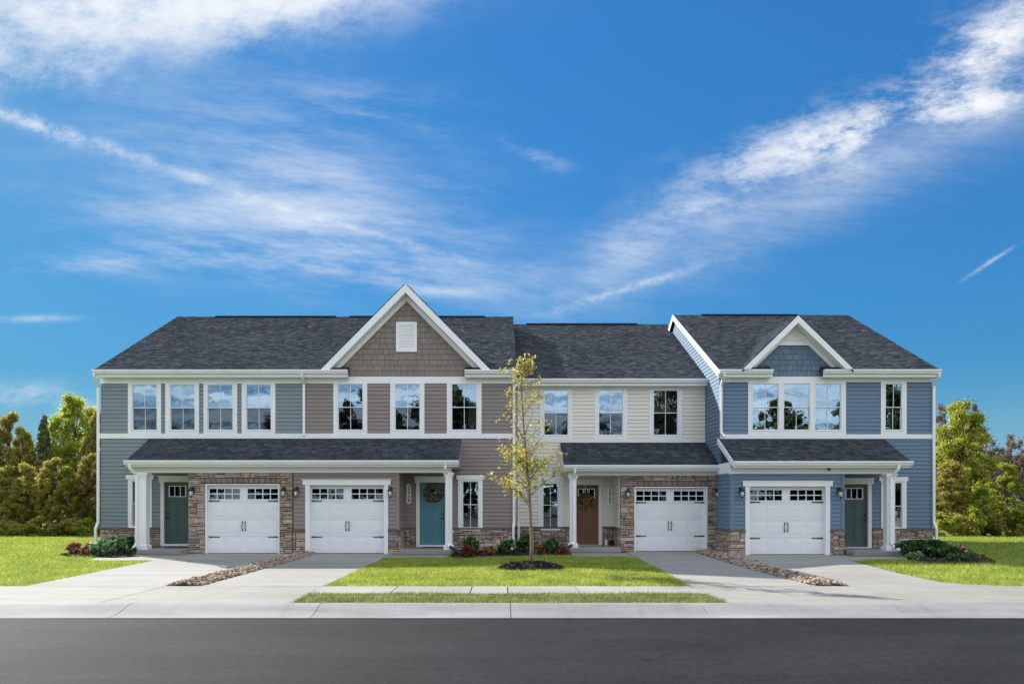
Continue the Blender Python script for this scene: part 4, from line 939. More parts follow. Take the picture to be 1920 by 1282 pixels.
siding_side(gwl4, 'sid4', xg4, -1, YG4+.07, YG3, .80, 2.75)
MB().box(xg4-.03, xg4+.085, YG4-.045, YG4+.085, .80, 2.60).build('corner_post', M['sid4'], u4)
MB().box(xg4r-.075, xg4r+.03, YG4-.045, YG4+.085, .80, 2.57).build('corner_post', M['sid4'], u4)
rs = random.Random(44); sv = MB(); sheet(sv, xg4-.005, op[0]-.14, 0, ZS, YG4-.006, [])
def backing(pts): MB().poly(pts).build('stone_backing', M['mortar'], u4)
for xa, xb, yq in ((op[1]+.14, xg4r, YG4-.006), (hd[1]+.13, XR4+.02, Y4-.006)): backing([(xa, yq, 0), (xb, yq, 0), (xb, yq, ZS), (xa, yq, ZS)])
for xq, ya_, yb_ in ((xg4-.006, YG4, YG3), (xg4r+.004, YG4, Y4)): backing([(xq, ya_, 0), (xq, yb_, 0), (xq, yb_, ZS), (xq, ya_, ZS)])
sv4 = sv.build('stone_veneer', M['mortar'], u4)
stones(sv4, YG4-.006, xg4-.04, op[0]-.145, 0, ZS, 0, rs); stones(sv4, YG4-.006, op[1]+.145, xg4r+.03, 0, ZS, 0, rs); stones(sv4, Y4-.006, hd[1]+.135, XR4+.02, 0, ZS, 0, rs)
stones(sv4, xg4-.006, YG4, YG3-.07, 0, ZS, -1, rs)
ledge(sv4, xg4-.085, op[0]-.142, YG4-.085, YG4-.003, ZS); ledge(sv4, op[1]+.142, xg4r+.08, YG4-.085, YG4-.003, ZS); ledge(sv4, hd[1]+.132, XR4+.06, Y4-.085, Y4-.003, ZS); ledge(sv4, xg4-.085, xg4-.003, YG4-.003, YG3-.07, ZS)
px4 = 12.82
pr4, Yp4, zg4 = porch_roof(u4, Y4, YG4, XL4-.07, px4, zb0_, 37, (True, False))
porch_trim(u4, XL4-.07, px4, YG4, Y4, Yp4, zg4, XL4-.07, wx(1678, G4), 2.57, endr=True, key='sid4')
MB().box(XL4-.065, XL4-.05, YG4-.05, YG3+.05, 2.60, zg4-.0).build('porch_end', M['white'], u4)
column(u4, wx(1667, 23.5), YG4-.1, .14, 2.57, .25)
for px in (1388, 1571): lantern(u4, YG4-.034, G4, px, 925)
st = MB(); st.cham(xg4r+.07, wx(1690, 23.0), YG4-.6, Y4, 0, .145, .01); st.build('porch_step', M['concrete'], u4)
downspout(u4, [(XL4+.05, Ye4-.1, ZE4-.12), (XL4+.04, Ye4-.08, ZE4-.22), (XL4+.02, Y4-.075, ZE4-.5), (XL4+.02, Y4-.075, zb0_+.22), (XL4+.12, Y4-.12, zb0_+.06)])
downspout(u4, [(XR4+.05, Ye4-.08, ZE4-.12), (XR4+.05, Ye4-.06, ZE4-.22), (XR4+.03, Y4-.075, ZE4-.5), (XR4+.03, Y4-.075, 1.0), (XR4+.08, Y4-.14, .8), (XR4+.08, Y4-.14, .35), (XR4+.03, Y4-.16, .06)])
downspout(u4, [(wx(1684, 23.2), Yp4-.08, zg4-.1), (wx(1684, 23.2), Yp4-.06, zg4-.24), (wx(1672, 23.3), YG4-.26, zg4-.50), (wx(1672, 23.3), YG4-.26, .42), (wx(1678, 23.3), YG4-.32, .22), (wx(1690, 23.2), YG4-.45, .16)])
sc_ = MB(); sx, sz = wx(1554.5, 23.5), wz(880, 23.5); sc_.tube([(sx, YG4-.06, sz+.03), (sx, YG4-.09, sz+.03)], .035, 10); sc_.tube([(sx, YG4-.08, sz+.01), (sx-.01, YG4-.16, sz-.015)], .032, 10); sc_.build('security_camera', M['black'], u4)
number_sign(766.5, 906.5, 944.5, Y12, D12, '12708', 'white oval house number sign reading 12708 beside the teal door')
number_sign(1143, 911.5, 946, Y3, D3, '12704', 'white oval house number sign reading 12704 beside the brown door')
# ------------------------------------------------------------------ the setting: ground, road, kerb, concrete
def smooth01(t): t = min(max(t, 0), 1); return t*t*(3-2*t)
def ground_z(y): return -.02-.33*smooth01((y-4)/14.0)
g = MB(); ys = [-400, -120, -60, -40, -25.6, -25.3, -24.6, -24.5, -14.2, -13.55, -13.4]+[-12.5, -11, -9, -7, -5, -3, -1, 1, 3, 4]+[4+i*1.0 for i in range(1, 15)]+[19, 22, 30, 45, 70, 120, 250, 500, 900]
xs = [-900, -400, -200, -100, -60, -45, -35, -28, -22, -18, -15, -12, -9, -6, -3, 0, 3, 6, 9, 12, 15, 18, 22, 28, 35, 45, 60, 100, 200, 400, 900]
gz = lambda y: -.45 if -24.55 <= y <= -13.5 else (-.05 if y < -24.55 else ground_z(y))
for y in ys:
    for x in xs: g.v.append((x, y, gz(y)))
nx_ = len(xs)
for i in range(len(ys)-1):
    for k in range(nx_-1): g.f.append((i*nx_+k, i*nx_+k+1, (i+1)*nx_+k+1, (i+1)*nx_+k))
gnd = tag(g.build('ground', M['turf'], smooth=True), kind='structure')
gnd.data.materials.append(M['bounce_ground'])      # unseen ground across the street, colour made up to bounce neutral light
for p in gnd.data.polygons:
    if p.center.y < -24.5: p.material_index = 1
YC0, YC1 = -13.42, -14.28     # back and front of the rolled kerb
RZ = -.115
r = MB(); r.poly([(-400, -24.4, RZ), (400, -24.4, RZ), (400, YC1+.05, RZ), (-400, YC1+.05, RZ)]); road = tag(r.build('road', M['asphalt']), kind='structure')
MB().box(-60, 60, YC1-.035, YC1+.02, RZ-.02, RZ+.004).build('tar_seam', M['rubber'], road)
kr = tag(MB().box(-400, 400, -14.2, YC0-.02, -.30, -.16).build('curb', M['curb']), kind='structure')
prof = [(YC0, .012), (YC0-.10, .014), (YC0-.22, .002), (YC0-.36, -.030), (YC0-.50, -.068), (YC0-.62, -.090), (YC0-.74, -.098), (YC1, -.103), (YC1-.005, -.20), (YC0, -.20)]
SEC = 3.05; x = wx(957, 12.0)-SEC*9
me_c = MB().prism_x(prof, 0.006, SEC-.006).mesh('curb_section', M['curb'])
for k in range(18): link('curb_section', me_c, kr, (x+k*SEC, 0, 0))
# far side of the street (behind the camera)
fk = tag(MB().prism_x([(y_*-1-38.9, z_) for y_, z_ in prof][::-1], -60, 60).build('far_curb', M['curb']), kind='structure')
def slab(parent, pts, z=0.0, mat='concrete', th=.10, name='slab'):
    return MB().prism_z(pts, z-th, z).build(name, M[mat], parent)
g_ = .011
YF1, YF2, YF3, YF4 = YG12, YG12, YG3, YG4
# driveways: separate concrete slabs with joints
dw1 = tag(slab(None, [(-9.7, -13.40), (-6.62, -13.40), (-6.62, -9.6), (-9.7, -9.6)], -.05, name='driveway'), kind='structure')
dw1.name = 'driveway'
def drive(dw, xl, xr, ysplits):
    for a, b in zip(ysplits[:-1], ysplits[1:]):
        slab(dw, [(xl(a), a+g_), (xr(a), a+g_), (xr(b), b-g_), (xl(b), b-g_)])
# left-hand drive (unit 1) widens to the left at the street
drive(dw1, lambda y: -9.95+.0*y if y > -4.5 else -9.95+(y+4.5)*-.09, lambda y: -6.62, [-10.86, -7.4, -4.2, YF1+.1])
slab(dw1, [(-24, -13.40), (-6.95+.33, -13.40), (-6.62, -10.87), (-24, -10.87)])
slab(dw1, [(-11.9, -4.2+g_), (-9.97, -4.2+g_), (-9.97, -1.93), (-12.05, -1.93), (-12.35, -2.6)], -.004)
slab(dw1, [(-10.19, -4.19), (-9.965, -4.19), (-9.965, -1.25), (-10.19, -1.25)], -.002)
dw2 = tag(slab(None, [(-5.9, -13.3), (-3.6, -13.3), (-3.6, -9), (-5.9, -9)], -.05, name='driveway'), kind='structure')
drive(dw2, lambda y: -5.93, lambda y: -3.50, [-10.86, -7.6, -4.6, YF2+.1])
slab(dw2, [(-6.60, -13.40), (-3.43, -13.40), (-3.49, -10.87), (-6.60, -10.87)])
slab(dw2, [(-3.49, -3.3), (-1.75, -3.3), (-1.62, -1.94), (-3.49, -1.94)], -.004, 'concrete', name='walk_slab')
slab(dw2, [(-3.485, -1.93), (-3.29, -1.93), (-3.29, -1.25), (-3.485, -1.25)], -.002)
dw3 = tag(slab(None, [(4.2, -13.3), (6.0, -13.3), (6.0, -9), (4.2, -9)], -.05, name='driveway'), kind='structure')
xl3 = lambda y: 3.72+max(0, (y+11))*.045
drive(dw3, xl3, lambda y: 6.18+max(0, (y+6))*.06, [-10.86, -7.4, -4.2, YF3+.1])
slab(dw3, [(3.68, -13.40), (6.80, -13.40), (6.80, -10.87), (3.72, -10.87)])
slab(dw3, [(2.2, -2.7), (4.1, -2.9), (4.1, -.92), (2.3, -.92)], -.004, name='walk_slab')
dw4 = tag(slab(None, [(7.2, -13.3), (8.8, -13.3), (8.8, -9), (7.2, -9)], -.05, name='driveway'), kind='structure')
drive(dw4, lambda y: 6.86+max(0, (y+7))*.09, lambda y: 9.05+max(0, (y+9.5))*.17 if y > -9.5 else 9.05, [-10.86, -8.2, -5.6, YF4+.1])
slab(dw4, [(6.82, -13.40), (24, -13.40), (24, -10.95), (9.0, -10.95), (9.0, -10.87), (6.86, -10.87)])
slab(dw4, [(9.0, -10.86), (9.0, -9.9), (9.12, -10.2), (9.4, -10.55), (9.9, -10.8), (10.6, -10.9), (10.6, -10.94), (9.0, -10.94)][::-1], -.002)
slab(dw4, [(10.0, -4.1), (12.3, -3.6), (12.75, -2.52), (10.9, -2.45), (10.9, -1.8), (10.2, -1.8)], -.004, name='walk_slab')
sw = tag(slab(None, [(-3.3, -12.0), (3.5, -12.0), (3.5, -10.95), (-3.3, -10.95)], -.05, 'walk', name='sidewalk'), kind='structure')
e = [-3.49, -2.03, -.57, .12, 1.45, 2.6, 3.70]
for a, b in zip(e[:-1], e[1:]): slab(sw, [(a+g_, -12.08), (b-g_, -12.08), (b-g_, -10.87), (a+g_, -10.87)], .0, 'walk')
# ------------------------------------------------------------------ river-rock strips
def blob_proto(rnd):
    ph = (1+5**.5)/2; v = [(-1, ph, 0), (1, ph, 0), (-1, -ph, 0), (1, -ph, 0), (0, -1, ph), (0, 1, ph), (0, -1, -ph), (0, 1, -ph), (ph, 0, -1), (ph, 0, 1), (-ph, 0, -1), (-ph, 0, 1)]
    f = [(0, 11, 5), (0, 5, 1), (0, 1, 7), (0, 7, 10), (0, 10, 11), (1, 5, 9), (5, 11, 4), (11, 10, 2), (10, 7, 6), (7, 1, 8), (3, 9, 4), (3, 4, 2), (3, 2, 6), (3, 6, 8), (3, 8, 9), (4, 9, 5), (2, 4, 11), (6, 2, 10), (8, 6, 7), (9, 8, 1)]
    v = np.array(v)/1.9; v *= RNG.uniform(.75, 1.2, (12, 1)); return v, np.array(f)
def scatter_rocks(name, pts, zs, sizes, mat, flat=(.45, .8), smooth=True):
    V_, F_ = [], []; base = 0
    for (x, y), z, s in zip(pts, zs, sizes):
        v, f = blob_proto(None); a = RNG.uniform(0, 2*PI); ca, sa = math.cos(a), math.sin(a)
        v = v*np.array([s*RNG.uniform(.8, 1.5), s*RNG.uniform(.7, 1.0), s*RNG.uniform(*flat)])
        tl = RNG.uniform(-.5, .5); v = np.stack([v[:, 0], v[:, 1]*math.cos(tl)-v[:, 2]*math.sin(tl), v[:, 1]*math.sin(tl)+v[:, 2]*math.cos(tl)], 1)
        v = np.stack([v[:, 0]*ca-v[:, 1]*sa+x, v[:, 0]*sa+v[:, 1]*ca+y, v[:, 2]+z], 1)
        V_.append(v); F_.append(f+base); base += 12
    return link(name, np_mesh(name, np.concatenate(V_), np.concatenate(F_), mat, smooth))
def strip(xl, xr, y0, y1, n, label):
    P, Z, S = [], [], []
    for _ in range(n):
        y = RNG.uniform(y0, y1); a, b = xl(y), xr(y); t_ = RNG.uniform(-.02, 1.02); P.append((a+(b-a)*t_, y)); S.append(RNG.choice([.025, .034, .044, .055, .07], p=[.2, .3, .27, .16, .07])); Z.append(RNG.uniform(-.02, .035)+.05*(1-abs(2*t_-1)))
    tag(scatter_rocks('gravel', P, Z, S, M['rock']), label, 'gravel', kind='stuff')
strip(lambda y: -6.60, lambda y: -5.95, -10.8, YG12-.1, 3000, 'tan river rock strip between the two left driveways')
strip(lambda y: 6.20+max(0, y+6)*.06, lambda y: 6.84+max(0, y+7)*.09 if y < -1.9 else 7.26, -10.8, -.35, 3200, 'tan river rock strip between the two right driveways')
# ------------------------------------------------------------------ grass
def inside(P, poly):
    x, y = P[:, 0], P[:, 1]; c = np.zeros(len(P), bool); n = len(poly)
    for i in range(n):
        (x0, y0), (x1, y1) = poly[i], poly[(i+1) % n]
        k = ((y0 > y) != (y1 > y)) & (x < (x1-x0)*(y-y0)/(y1-y0+1e-12)+x0); c ^= k
    return c
def grass_field(name, poly, n, h, wd, mat, label, zf=None, holes=(), power=0.0):
    poly = np.array(poly); lo, hi = poly.min(0), poly.max(0)
    P = np.zeros((0, 2))
    while len(P) < n:
        q = RNG.uniform(0, 1, (n*3, 2)); q = lo+q*(hi-lo); q = q[inside(q, poly)]
        dist = q[:, 1]-CAMY
        if power: q = q[RNG.uniform(0, 1, len(q)) < (np.clip(12.0/dist, 0, 1))**power]
        for hx, hy, hrx, hry in holes: q = q[((q[:, 0]-hx)/hrx)**2+((q[:, 1]-hy)/hry)**2 > 1]
        P = np.concatenate([P, q])
    P = P[:n]+RNG.normal(0, .022, (n, 2)); dist = P[:, 1]-CAMY; a = RNG.uniform(0, PI, n); sc = np.clip(dist/17.0, 1, 2.2) if power else np.ones(n)
    H = h*RNG.uniform(.5, 1.25, n)*np.sqrt(sc); W = wd*RNG.uniform(.6, 1.3, n)*sc
    # uneven growth
    H *= .75+.5*(np.sin(P[:, 0]*2.3+1.7*np.sin(P[:, 1]*1.1))*np.sin(P[:, 1]*2.9+P[:, 0]*.7)*.5+.5)
    H *= np.where(RNG.uniform(0, 1, n) > .985, 1.8, 1.0)
    z0 = np.array([ground_z(y) for y in P[:, 1]])-.01
    if zf is not None: z0 = z0+zf(P)
    lean = RNG.normal(0, .45, (n, 2))*H[:, None]
    dx_, dy_ = np.cos(a)*W/2, np.sin(a)*W/2
    V_ = np.empty((n, 3, 3)); V_[:, 0] = np.stack([P[:, 0]-dx_, P[:, 1]-dy_, z0], 1); V_[:, 1] = np.stack([P[:, 0]+dx_, P[:, 1]+dy_, z0], 1)
    V_[:, 2] = np.stack([P[:, 0]+lean[:, 0], P[:, 1]+lean[:, 1], z0+H], 1)
    o = link(name, np_mesh(name, V_.reshape(-1, 3), np.arange(3*n).reshape(n, 3), mat)); return tag(o, label, 'grass', kind='stuff')
TREE = gpt(995, 1068)
TX, TY = TREE
def mound(P): return .05*np.exp(-((P[:, 0]-TX)/2.5)**2-((P[:, 1]-TY)/1.6)**2)
bed_c = [(-1.55, -2.0), (-1.5, -3.05), (-1.0, -3.15), (.0, -2.75), (1.0, -2.35), (2.0, -2.2), (2.25, -1.5), (2.25, 1.0), (.5, 1.0), (.4, 0), (-1.5, 0)]
lawn_c = [(-3.47, -10.85), (3.72, -10.85), (3.95, -6), (4.05, -2.95), (2.2, -2.72), (2.0, -2.2), (1.0, -2.35), (0, -2.75), (-1.0, -3.15), (-1.6, -3.32), (-3.47, -3.32)]
grass_field('grass', lawn_c, 130000, .072, .014, M['grass'], 'mown green front lawn round the young tree', mound, [(TX, TY-.05, .76, .68)])
grass_field('grass', [(-3.44, -13.40), (3.69, -13.40), (3.72, -12.10), (-3.47, -12.10)], 26000, .07, .014, M['grass_dry'], 'thin dry grass verge between sidewalk and curb')
lawn_l = [(-42, 18), (-42, -10.84), (-9.42, -10.84), (-9.6, -8), (-9.9, -5.3), (-9.98, -4.3), (-11.9, -4.15), (-12.4, -2.5), (-13.0, -1.3), (-13.9, -.3), (-13.95, 18)]
grass_field('grass', lawn_l, 330000, .072, .014, M['grass'], 'wide sunny lawn left of the grey-green townhouse', None, [], 1.7)
lawn_r = [(42, 18), (42, -10.93), (10.6, -10.90), (9.9, -10.78), (9.4, -10.5), (9.12, -10.1), (9.06, -9.5), (9.8, -5.2), (10.25, -4.15), (12.4, -3.6), (13.4, -2.6), (14.6, -1.2), (14.7, 18)]
grass_field('grass', lawn_r, 330000, .072, .014, M['grass'], 'wide sunny lawn right of the slate blue townhouse', None, [], 1.7)
# ------------------------------------------------------------------ foliage helpers
def leaf_cards(C, size, nrm_bias=None, asp=1.6):
    """one small quad per centre, random orientation"""
    n = len(C); a = RNG.normal(size=(n, 3)); a /= np.linalg.norm(a, axis=1)[:, None]
    b = RNG.normal(size=(n, 3))
    if nrm_bias is not None: a = a+nrm_bias; a /= np.linalg.norm(a, axis=1)[:, None]
    b -= a*(a*b).sum(1)[:, None]; b /= np.linalg.norm(b, axis=1)[:, None]; c = np.cross(a, b)
    s = (size*RNG.uniform(.6, 1.35, n))[:, None]
    V_ = np.stack([C-b*s*asp/2, C+c*s*.5, C+b*s*asp/2, C-c*s*.5], 1)
    return V_.reshape(-1, 3), np.arange(4*n).reshape(n, 4)
def clump_points(centres, radii, n, shell=.55):
    k = RNG.integers(0, len(centres), n) if True else None
    pr = radii**2; k = RNG.choice(len(centres), n, p=pr/pr.sum())
    d = RNG.normal(size=(n, 3)); d /= np.linalg.norm(d, axis=1)[:, None]
    r = (shell+(1-shell)*RNG.uniform(0, 1, n))*RNG.uniform(.75, 1.1, n)
    return centres[k]+d*(radii[k]*r)[:, None]*np.array([1, 1, .8]), d
def broad_tree(name, h, rx, rz, base, nclump, nleaf, size, leafmat, seed, barkm='bark', narrow=1.0):
    """returns (trunk mesh, crown mesh) of a broadleaf tree standing at the origin"""
    rnd = random.Random(seed); t = MB(); cz = base+(h-base)*.5
    lean = (rnd.uniform(-.2, .2), rnd.uniform(-.2, .2))
    t.tube([(0, 0, -.1), (lean[0]*.3, lean[1]*.3, h*.3), (lean[0], lean[1], h*.62), (lean[0]*1.2, lean[1]*1.2, h*.9)], [h*.022, h*.017, h*.010, h*.003], 7)
    C, R = [], []
    for k in range(nclump):
        while True:
            p = np.array([rnd.uniform(-1, 1), rnd.uniform(-1, 1), rnd.uniform(-1, 1)])
            if .15 < np.linalg.norm(p) < 1: break
        wz_ = 1-.35*max(0, p[2])*narrow
        c = np.array([p[0]*rx*wz_+lean[0], p[1]*rx*wz_+lean[1], cz+p[2]*rz]); C.append(c); R.append(rnd.uniform(.11, .27)*rx)
        if k % 2 == 0:
            z0 = max(base*.6, c[2]-rnd.uniform(.2, .45)*h*.5)
            t.tube([(lean[0]*z0/h, lean[1]*z0/h, z0), ((c[0]*.5+lean[0]*.4), c[1]*.5+lean[1]*.4, (z0+c[2])/2+.1), tuple(c)], [h*.008, h*.005, h*.002], 5)
    P, d = clump_points(np.array(C), np.array(R), nleaf, .25)
    k = RNG.uniform(0, 1, len(P)) < .22; P[k] += RNG.normal(0, .075*rx, (int(k.sum()), 3))     # loose outer twigs
    V_, F_ = leaf_cards(P, size, d*.4+np.array([0, 0, .25]))
    return t.mesh('trunk', M[barkm], True), np_mesh('crown', V_, F_, M[leafmat])
def spruce_tree(h, r, nleaf, size, seed):
    rnd = random.Random(seed); t = MB(); t.tube([(0, 0, -.1), (0, 0, h*.5), (0, 0, h*.99)], [h*.018, h*.011, h*.002], 6)
    P, D = [], []; z = h*.06
    while z < h*.98:
        f = 1-z/h; nb = rnd.randint(6, 8); rr = r*(f**.85)*rnd.uniform(.8, 1.1)
        for k in range(nb):
            a = rnd.uniform(0, 2*PI); L = rr*rnd.uniform(.7, 1.15)+.08
            t.tube([(0, 0, z), (math.cos(a)*L, math.sin(a)*L, z-.12*L+.05)], [.02*h/9, .004], 4)
            m = max(4, int(nleaf*L/(h*r*5.2)))
            for q in range(m):
                s = rnd.uniform(.15, 1); w_ = .16*L*(1-s*.6)+.05
                P.append((math.cos(a)*L*s+rnd.gauss(0, w_), math.sin(a)*L*s+rnd.gauss(0, w_), z-.12*L*s+rnd.gauss(0, .07)-.05)); D.append((0, 0, .6))
        z += h*.028
    V_, F_ = leaf_cards(np.array(P), size, np.array(D))
    return t.mesh('trunk', M['bark'], True), np_mesh('crown', V_, F_, M['leaf_spruce'])
def place_tree(name, proto, x, y, z, sx, sz, rz, label, cat, group):
    r_ = empty(name, (x, y, z)); r_.scale = (sx, sx, sz); r_.rotation_euler = (0, 0, rz)
    for nm, me in zip(('trunk', 'crown'), proto):
        o = bpy.data.objects.new(nm, me); COL.objects.link(o); o.parent = r_
    return tag(r_, label, cat, group)
H0 = 9.0
PA = broad_tree('a', H0, 2.5, 4.2, .6, 120, 52000, .095, 'leaf_green', 1)
PB = broad_tree('b', H0, 2.2, 4.2, .5, 120, 48000, .09, 'leaf_olive', 2)
PC = broad_tree('c', H0, 1.8, 4.2, .4, 85, 32000, .09, 'leaf_green', 5)
PS = spruce_tree(H0, 1.9, 15000, .16, 3)
PN = broad_tree('n', H0, 2.2, 3.9, .9, 60, 9000, .10, 'leaf_brown', 4)
PU = broad_tree('u', 1.4, .9, .72, .02, 45, 9000, .06, 'leaf_olive', 6)
PG = broad_tree('g', 1.4, .9, .72, .02, 45, 9000, .06, 'leaf_green', 7)
PD = broad_tree('d', H0, 2.4, 4.0, 1.2, 80, 20000, .15, 'leaf_dark', 8)
GZ = -.35
def bg(name, proto, px, top, dist, wpx, pw, label, cat='tree', group=None, ph=H0):
    """tree by its place in the view, real distance and real height; pw = prototype width"""
    x, y = wx(px, dist), CAMY+dist; zt = wz(top, dist); sz = (zt-GZ)/ph; sx = wpx*dist/F/pw
    return place_tree(name, proto, x, y, GZ, sx, sz, random.uniform(0, 6.28), label, cat, group)
LW, RW = 'trees of the wood left of the houses', 'trees of the wood right of the houses'
bg('broadleaf_tree', PA, 143, 742, 54, 105, 5.0, 'tallest bright green broadleaf tree left of the houses', group=LW)
bg('spruce_tree', PS, 82, 772, 51, 62, 3.8, 'brownish pointed spruce between the yellow tree and the tall green one', group=LW)
bg('spruce_tree', PS, -4, 812, 50, 60, 3.8, 'dark spruce cut by the left edge of the photo', group=LW)
bg('broadleaf_tree', PB, 14, 772, 55, 70, 4.2, 'tall olive tree near the left photo edge', group=LW)
bg('broadleaf_tree', PB, 46, 800, 54, 60, 4.2, 'olive tree just left of the pointed brownish spruce', group=LW)
bg('broadleaf_tree', PB, 186, 768, 51, 60, 4.2, 'olive tree partly hidden behind the grey-green townhouse corner', group=LW)
for px, top, dist, wp, pr_, lb in ((8, 872, 48, 62, PB, 'low olive tree in front at the left photo edge'), (52, 868, 48.5, 60, PB, 'low olive tree below the yellow-olive one'), (96, 858, 47.5, 66, PB, 'mid-height tree below the brownish spruce'),
                           (128, 872, 47, 56, PC, 'greener mid-height tree below the tall bright tree'), (165, 850, 48, 62, PB, 'mid-height tree left of the house downspout'), (205, 880, 47, 60, PB, 'low tree mostly behind the grey-green townhouse'),
                           (-40, 850, 49, 80, PB, 'olive tree just outside the left photo edge'), (-75, 800, 53, 80, PA, 'green tree outside the left photo edge')):
    bg('broadleaf_tree', pr_, px, top, dist, wp, 4.2, lb, group=LW)
for k, px in enumerate((-22, 12, 46, 78, 108, 138, 166, 192)):
    bg('bush', PU if k % 3 else PG, px, 978-(k*7 % 12), 45.3+.4*(k % 2), 44, 1.8, ('leftmost', 'second', 'third', 'fourth', 'fifth', 'sixth', 'seventh', 'eighth')[k]+' low bush from the left along the foot of the left wood', 'bush', 'bushes along the left wood', 1.4)
bg('broadleaf_tree', PA, 1806, 752, 50, 118, 5.0, 'tall bright green tree right of the slate blue townhouse', group=RW)
bg('broadleaf_tree', PN, 1763, 748, 56, 50, 4.4, 'bare brownish tree top beside the slate blue townhouse', group=RW)
bg('broadleaf_tree', PN, 1815, 742, 58, 60, 4.4, 'brownish thin crown showing over the tall bright tree', group=RW)
bg('broadleaf_tree', PC, 1887, 866, 46.5, 62, 3.6, 'slender bright green tree in front of the brown wood', group=RW)
bg('broadleaf_tree', PC, 1846, 912, 46, 56, 3.6, 'short green tree between the tall and the slender one', group=RW)
bg('broadleaf_tree', PC, 1932, 882, 46.5, 60, 3.6, 'green tree cut by the right edge of the photo', group=RW)
bg('broadleaf_tree', PB, 1785, 862, 47, 80, 4.2, 'brown-olive tree low beside the slate blue townhouse', group=RW)
bg('broadleaf_tree', PC, 1985, 850, 48, 80, 3.6, 'green tree just outside the right photo edge', group=RW)
for k, (px, top) in enumerate(((1860, 818), (1893, 806), (1925, 812), (1960, 800), (1835, 800))):
    bg('broadleaf_tree', PN, px, top, 60+k % 3, 62, 4.4, ('first', 'second', 'third', 'fourth', 'farthest')[k]+' purple-brown bare tree in the right background', group=RW)
for k, px in enumerate((1758, 1790, 1822, 1866, 1908, 1942)):
    bg('bush', PU if k % 2 else PG, px, 962-(k*5 % 14), 45.2+.3*(k % 2), 56, 1.8, ('leftmost', 'second', 'third', 'fourth', 'fifth', 'sixth')[k]+' low bush from the left along the foot of the right wood', 'bush', 'bushes along the right wood', 1.4)
# mass of wood behind, seen only through gaps
def far_wood(x0, x1, dist, top, n, mat, label):
    a, b = wx(x0, dist), wx(x1, dist); C = np.stack([RNG.uniform(a, b, 120), RNG.uniform(CAMY+dist, CAMY+dist+5, 120), GZ+RNG.uniform(0, 1, 120)**.8*(wz(top, dist)-GZ)*.92], 1)
    P, d = clump_points(C, RNG.uniform(.7, 1.3, 120), n, .3); V_, F_ = leaf_cards(P, .2, d*.3)
    tag(link('far_wood', np_mesh('far_wood', V_, F_, M[mat])), label, 'wood', kind='stuff')
far_wood(-160, 260, 57, 850, 30000, 'leaf_olive', 'dense far wood filling the gaps left of the houses')
far_wood(1690, 2060, 63, 850, 30000, 'leaf_brown', 'dense brown far wood filling the gaps right of the houses')
def side_wood(x0, x1, y, label):
    C = np.stack([RNG.uniform(x0, x1, 330), RNG.uniform(y, y+7, 330), GZ+RNG.uniform(0.05, 1, 330)**.8*7.5], 1)
    P, d = clump_points(C, RNG.uniform(.9, 2.0, 330), 42000, .3); V_, F_ = leaf_cards(P, .30, d*.3)
    tag(link('far_wood', np_mesh('far_wood', V_, F_, M['leaf_olive'])), label, 'wood', kind='stuff')
side_wood(-110, -41, 26, 'far wood running on beyond the left photo edge'); side_wood(43, 112, 27, 'far wood running on beyond the right photo edge')
# trees across the street, behind the camera: the photo shows them mirrored in the windows
for k, (x, y, hh) in enumerate(((-46, -66, 12), (-38, -62, 10.5), (-29, -70, 13), (-17, -64, 15.5), (-8, -68, 17), (2, -63, 16), (12, -69, 13.5), (20, -62, 17.5), (33, -66, 14), (43, -63, 16.5), (-55, -63, 13), (55, -66, 15))):
    place_tree('broadleaf_tree', PD, x, y, -.05, hh/H0*1.25, hh/H0, k*1.3, 'dark green tree across the street mirrored in the house windows', 'tree', 'trees across the street')
C = np.stack([RNG.uniform(-75, 75, 260), RNG.uniform(-76, -70, 260), RNG.uniform(.5, 8.0, 260)], 1); P, d = clump_points(C, RNG.uniform(1.2, 2.4, 260), 26000, .3); V_, F_ = leaf_cards(P, .5, d*.3)
tag(link('far_wood', np_mesh('far_wood', V_, F_, M['leaf_dark'])), 'low dense wood across the street mirrored in lower panes', 'wood', kind='stuff')
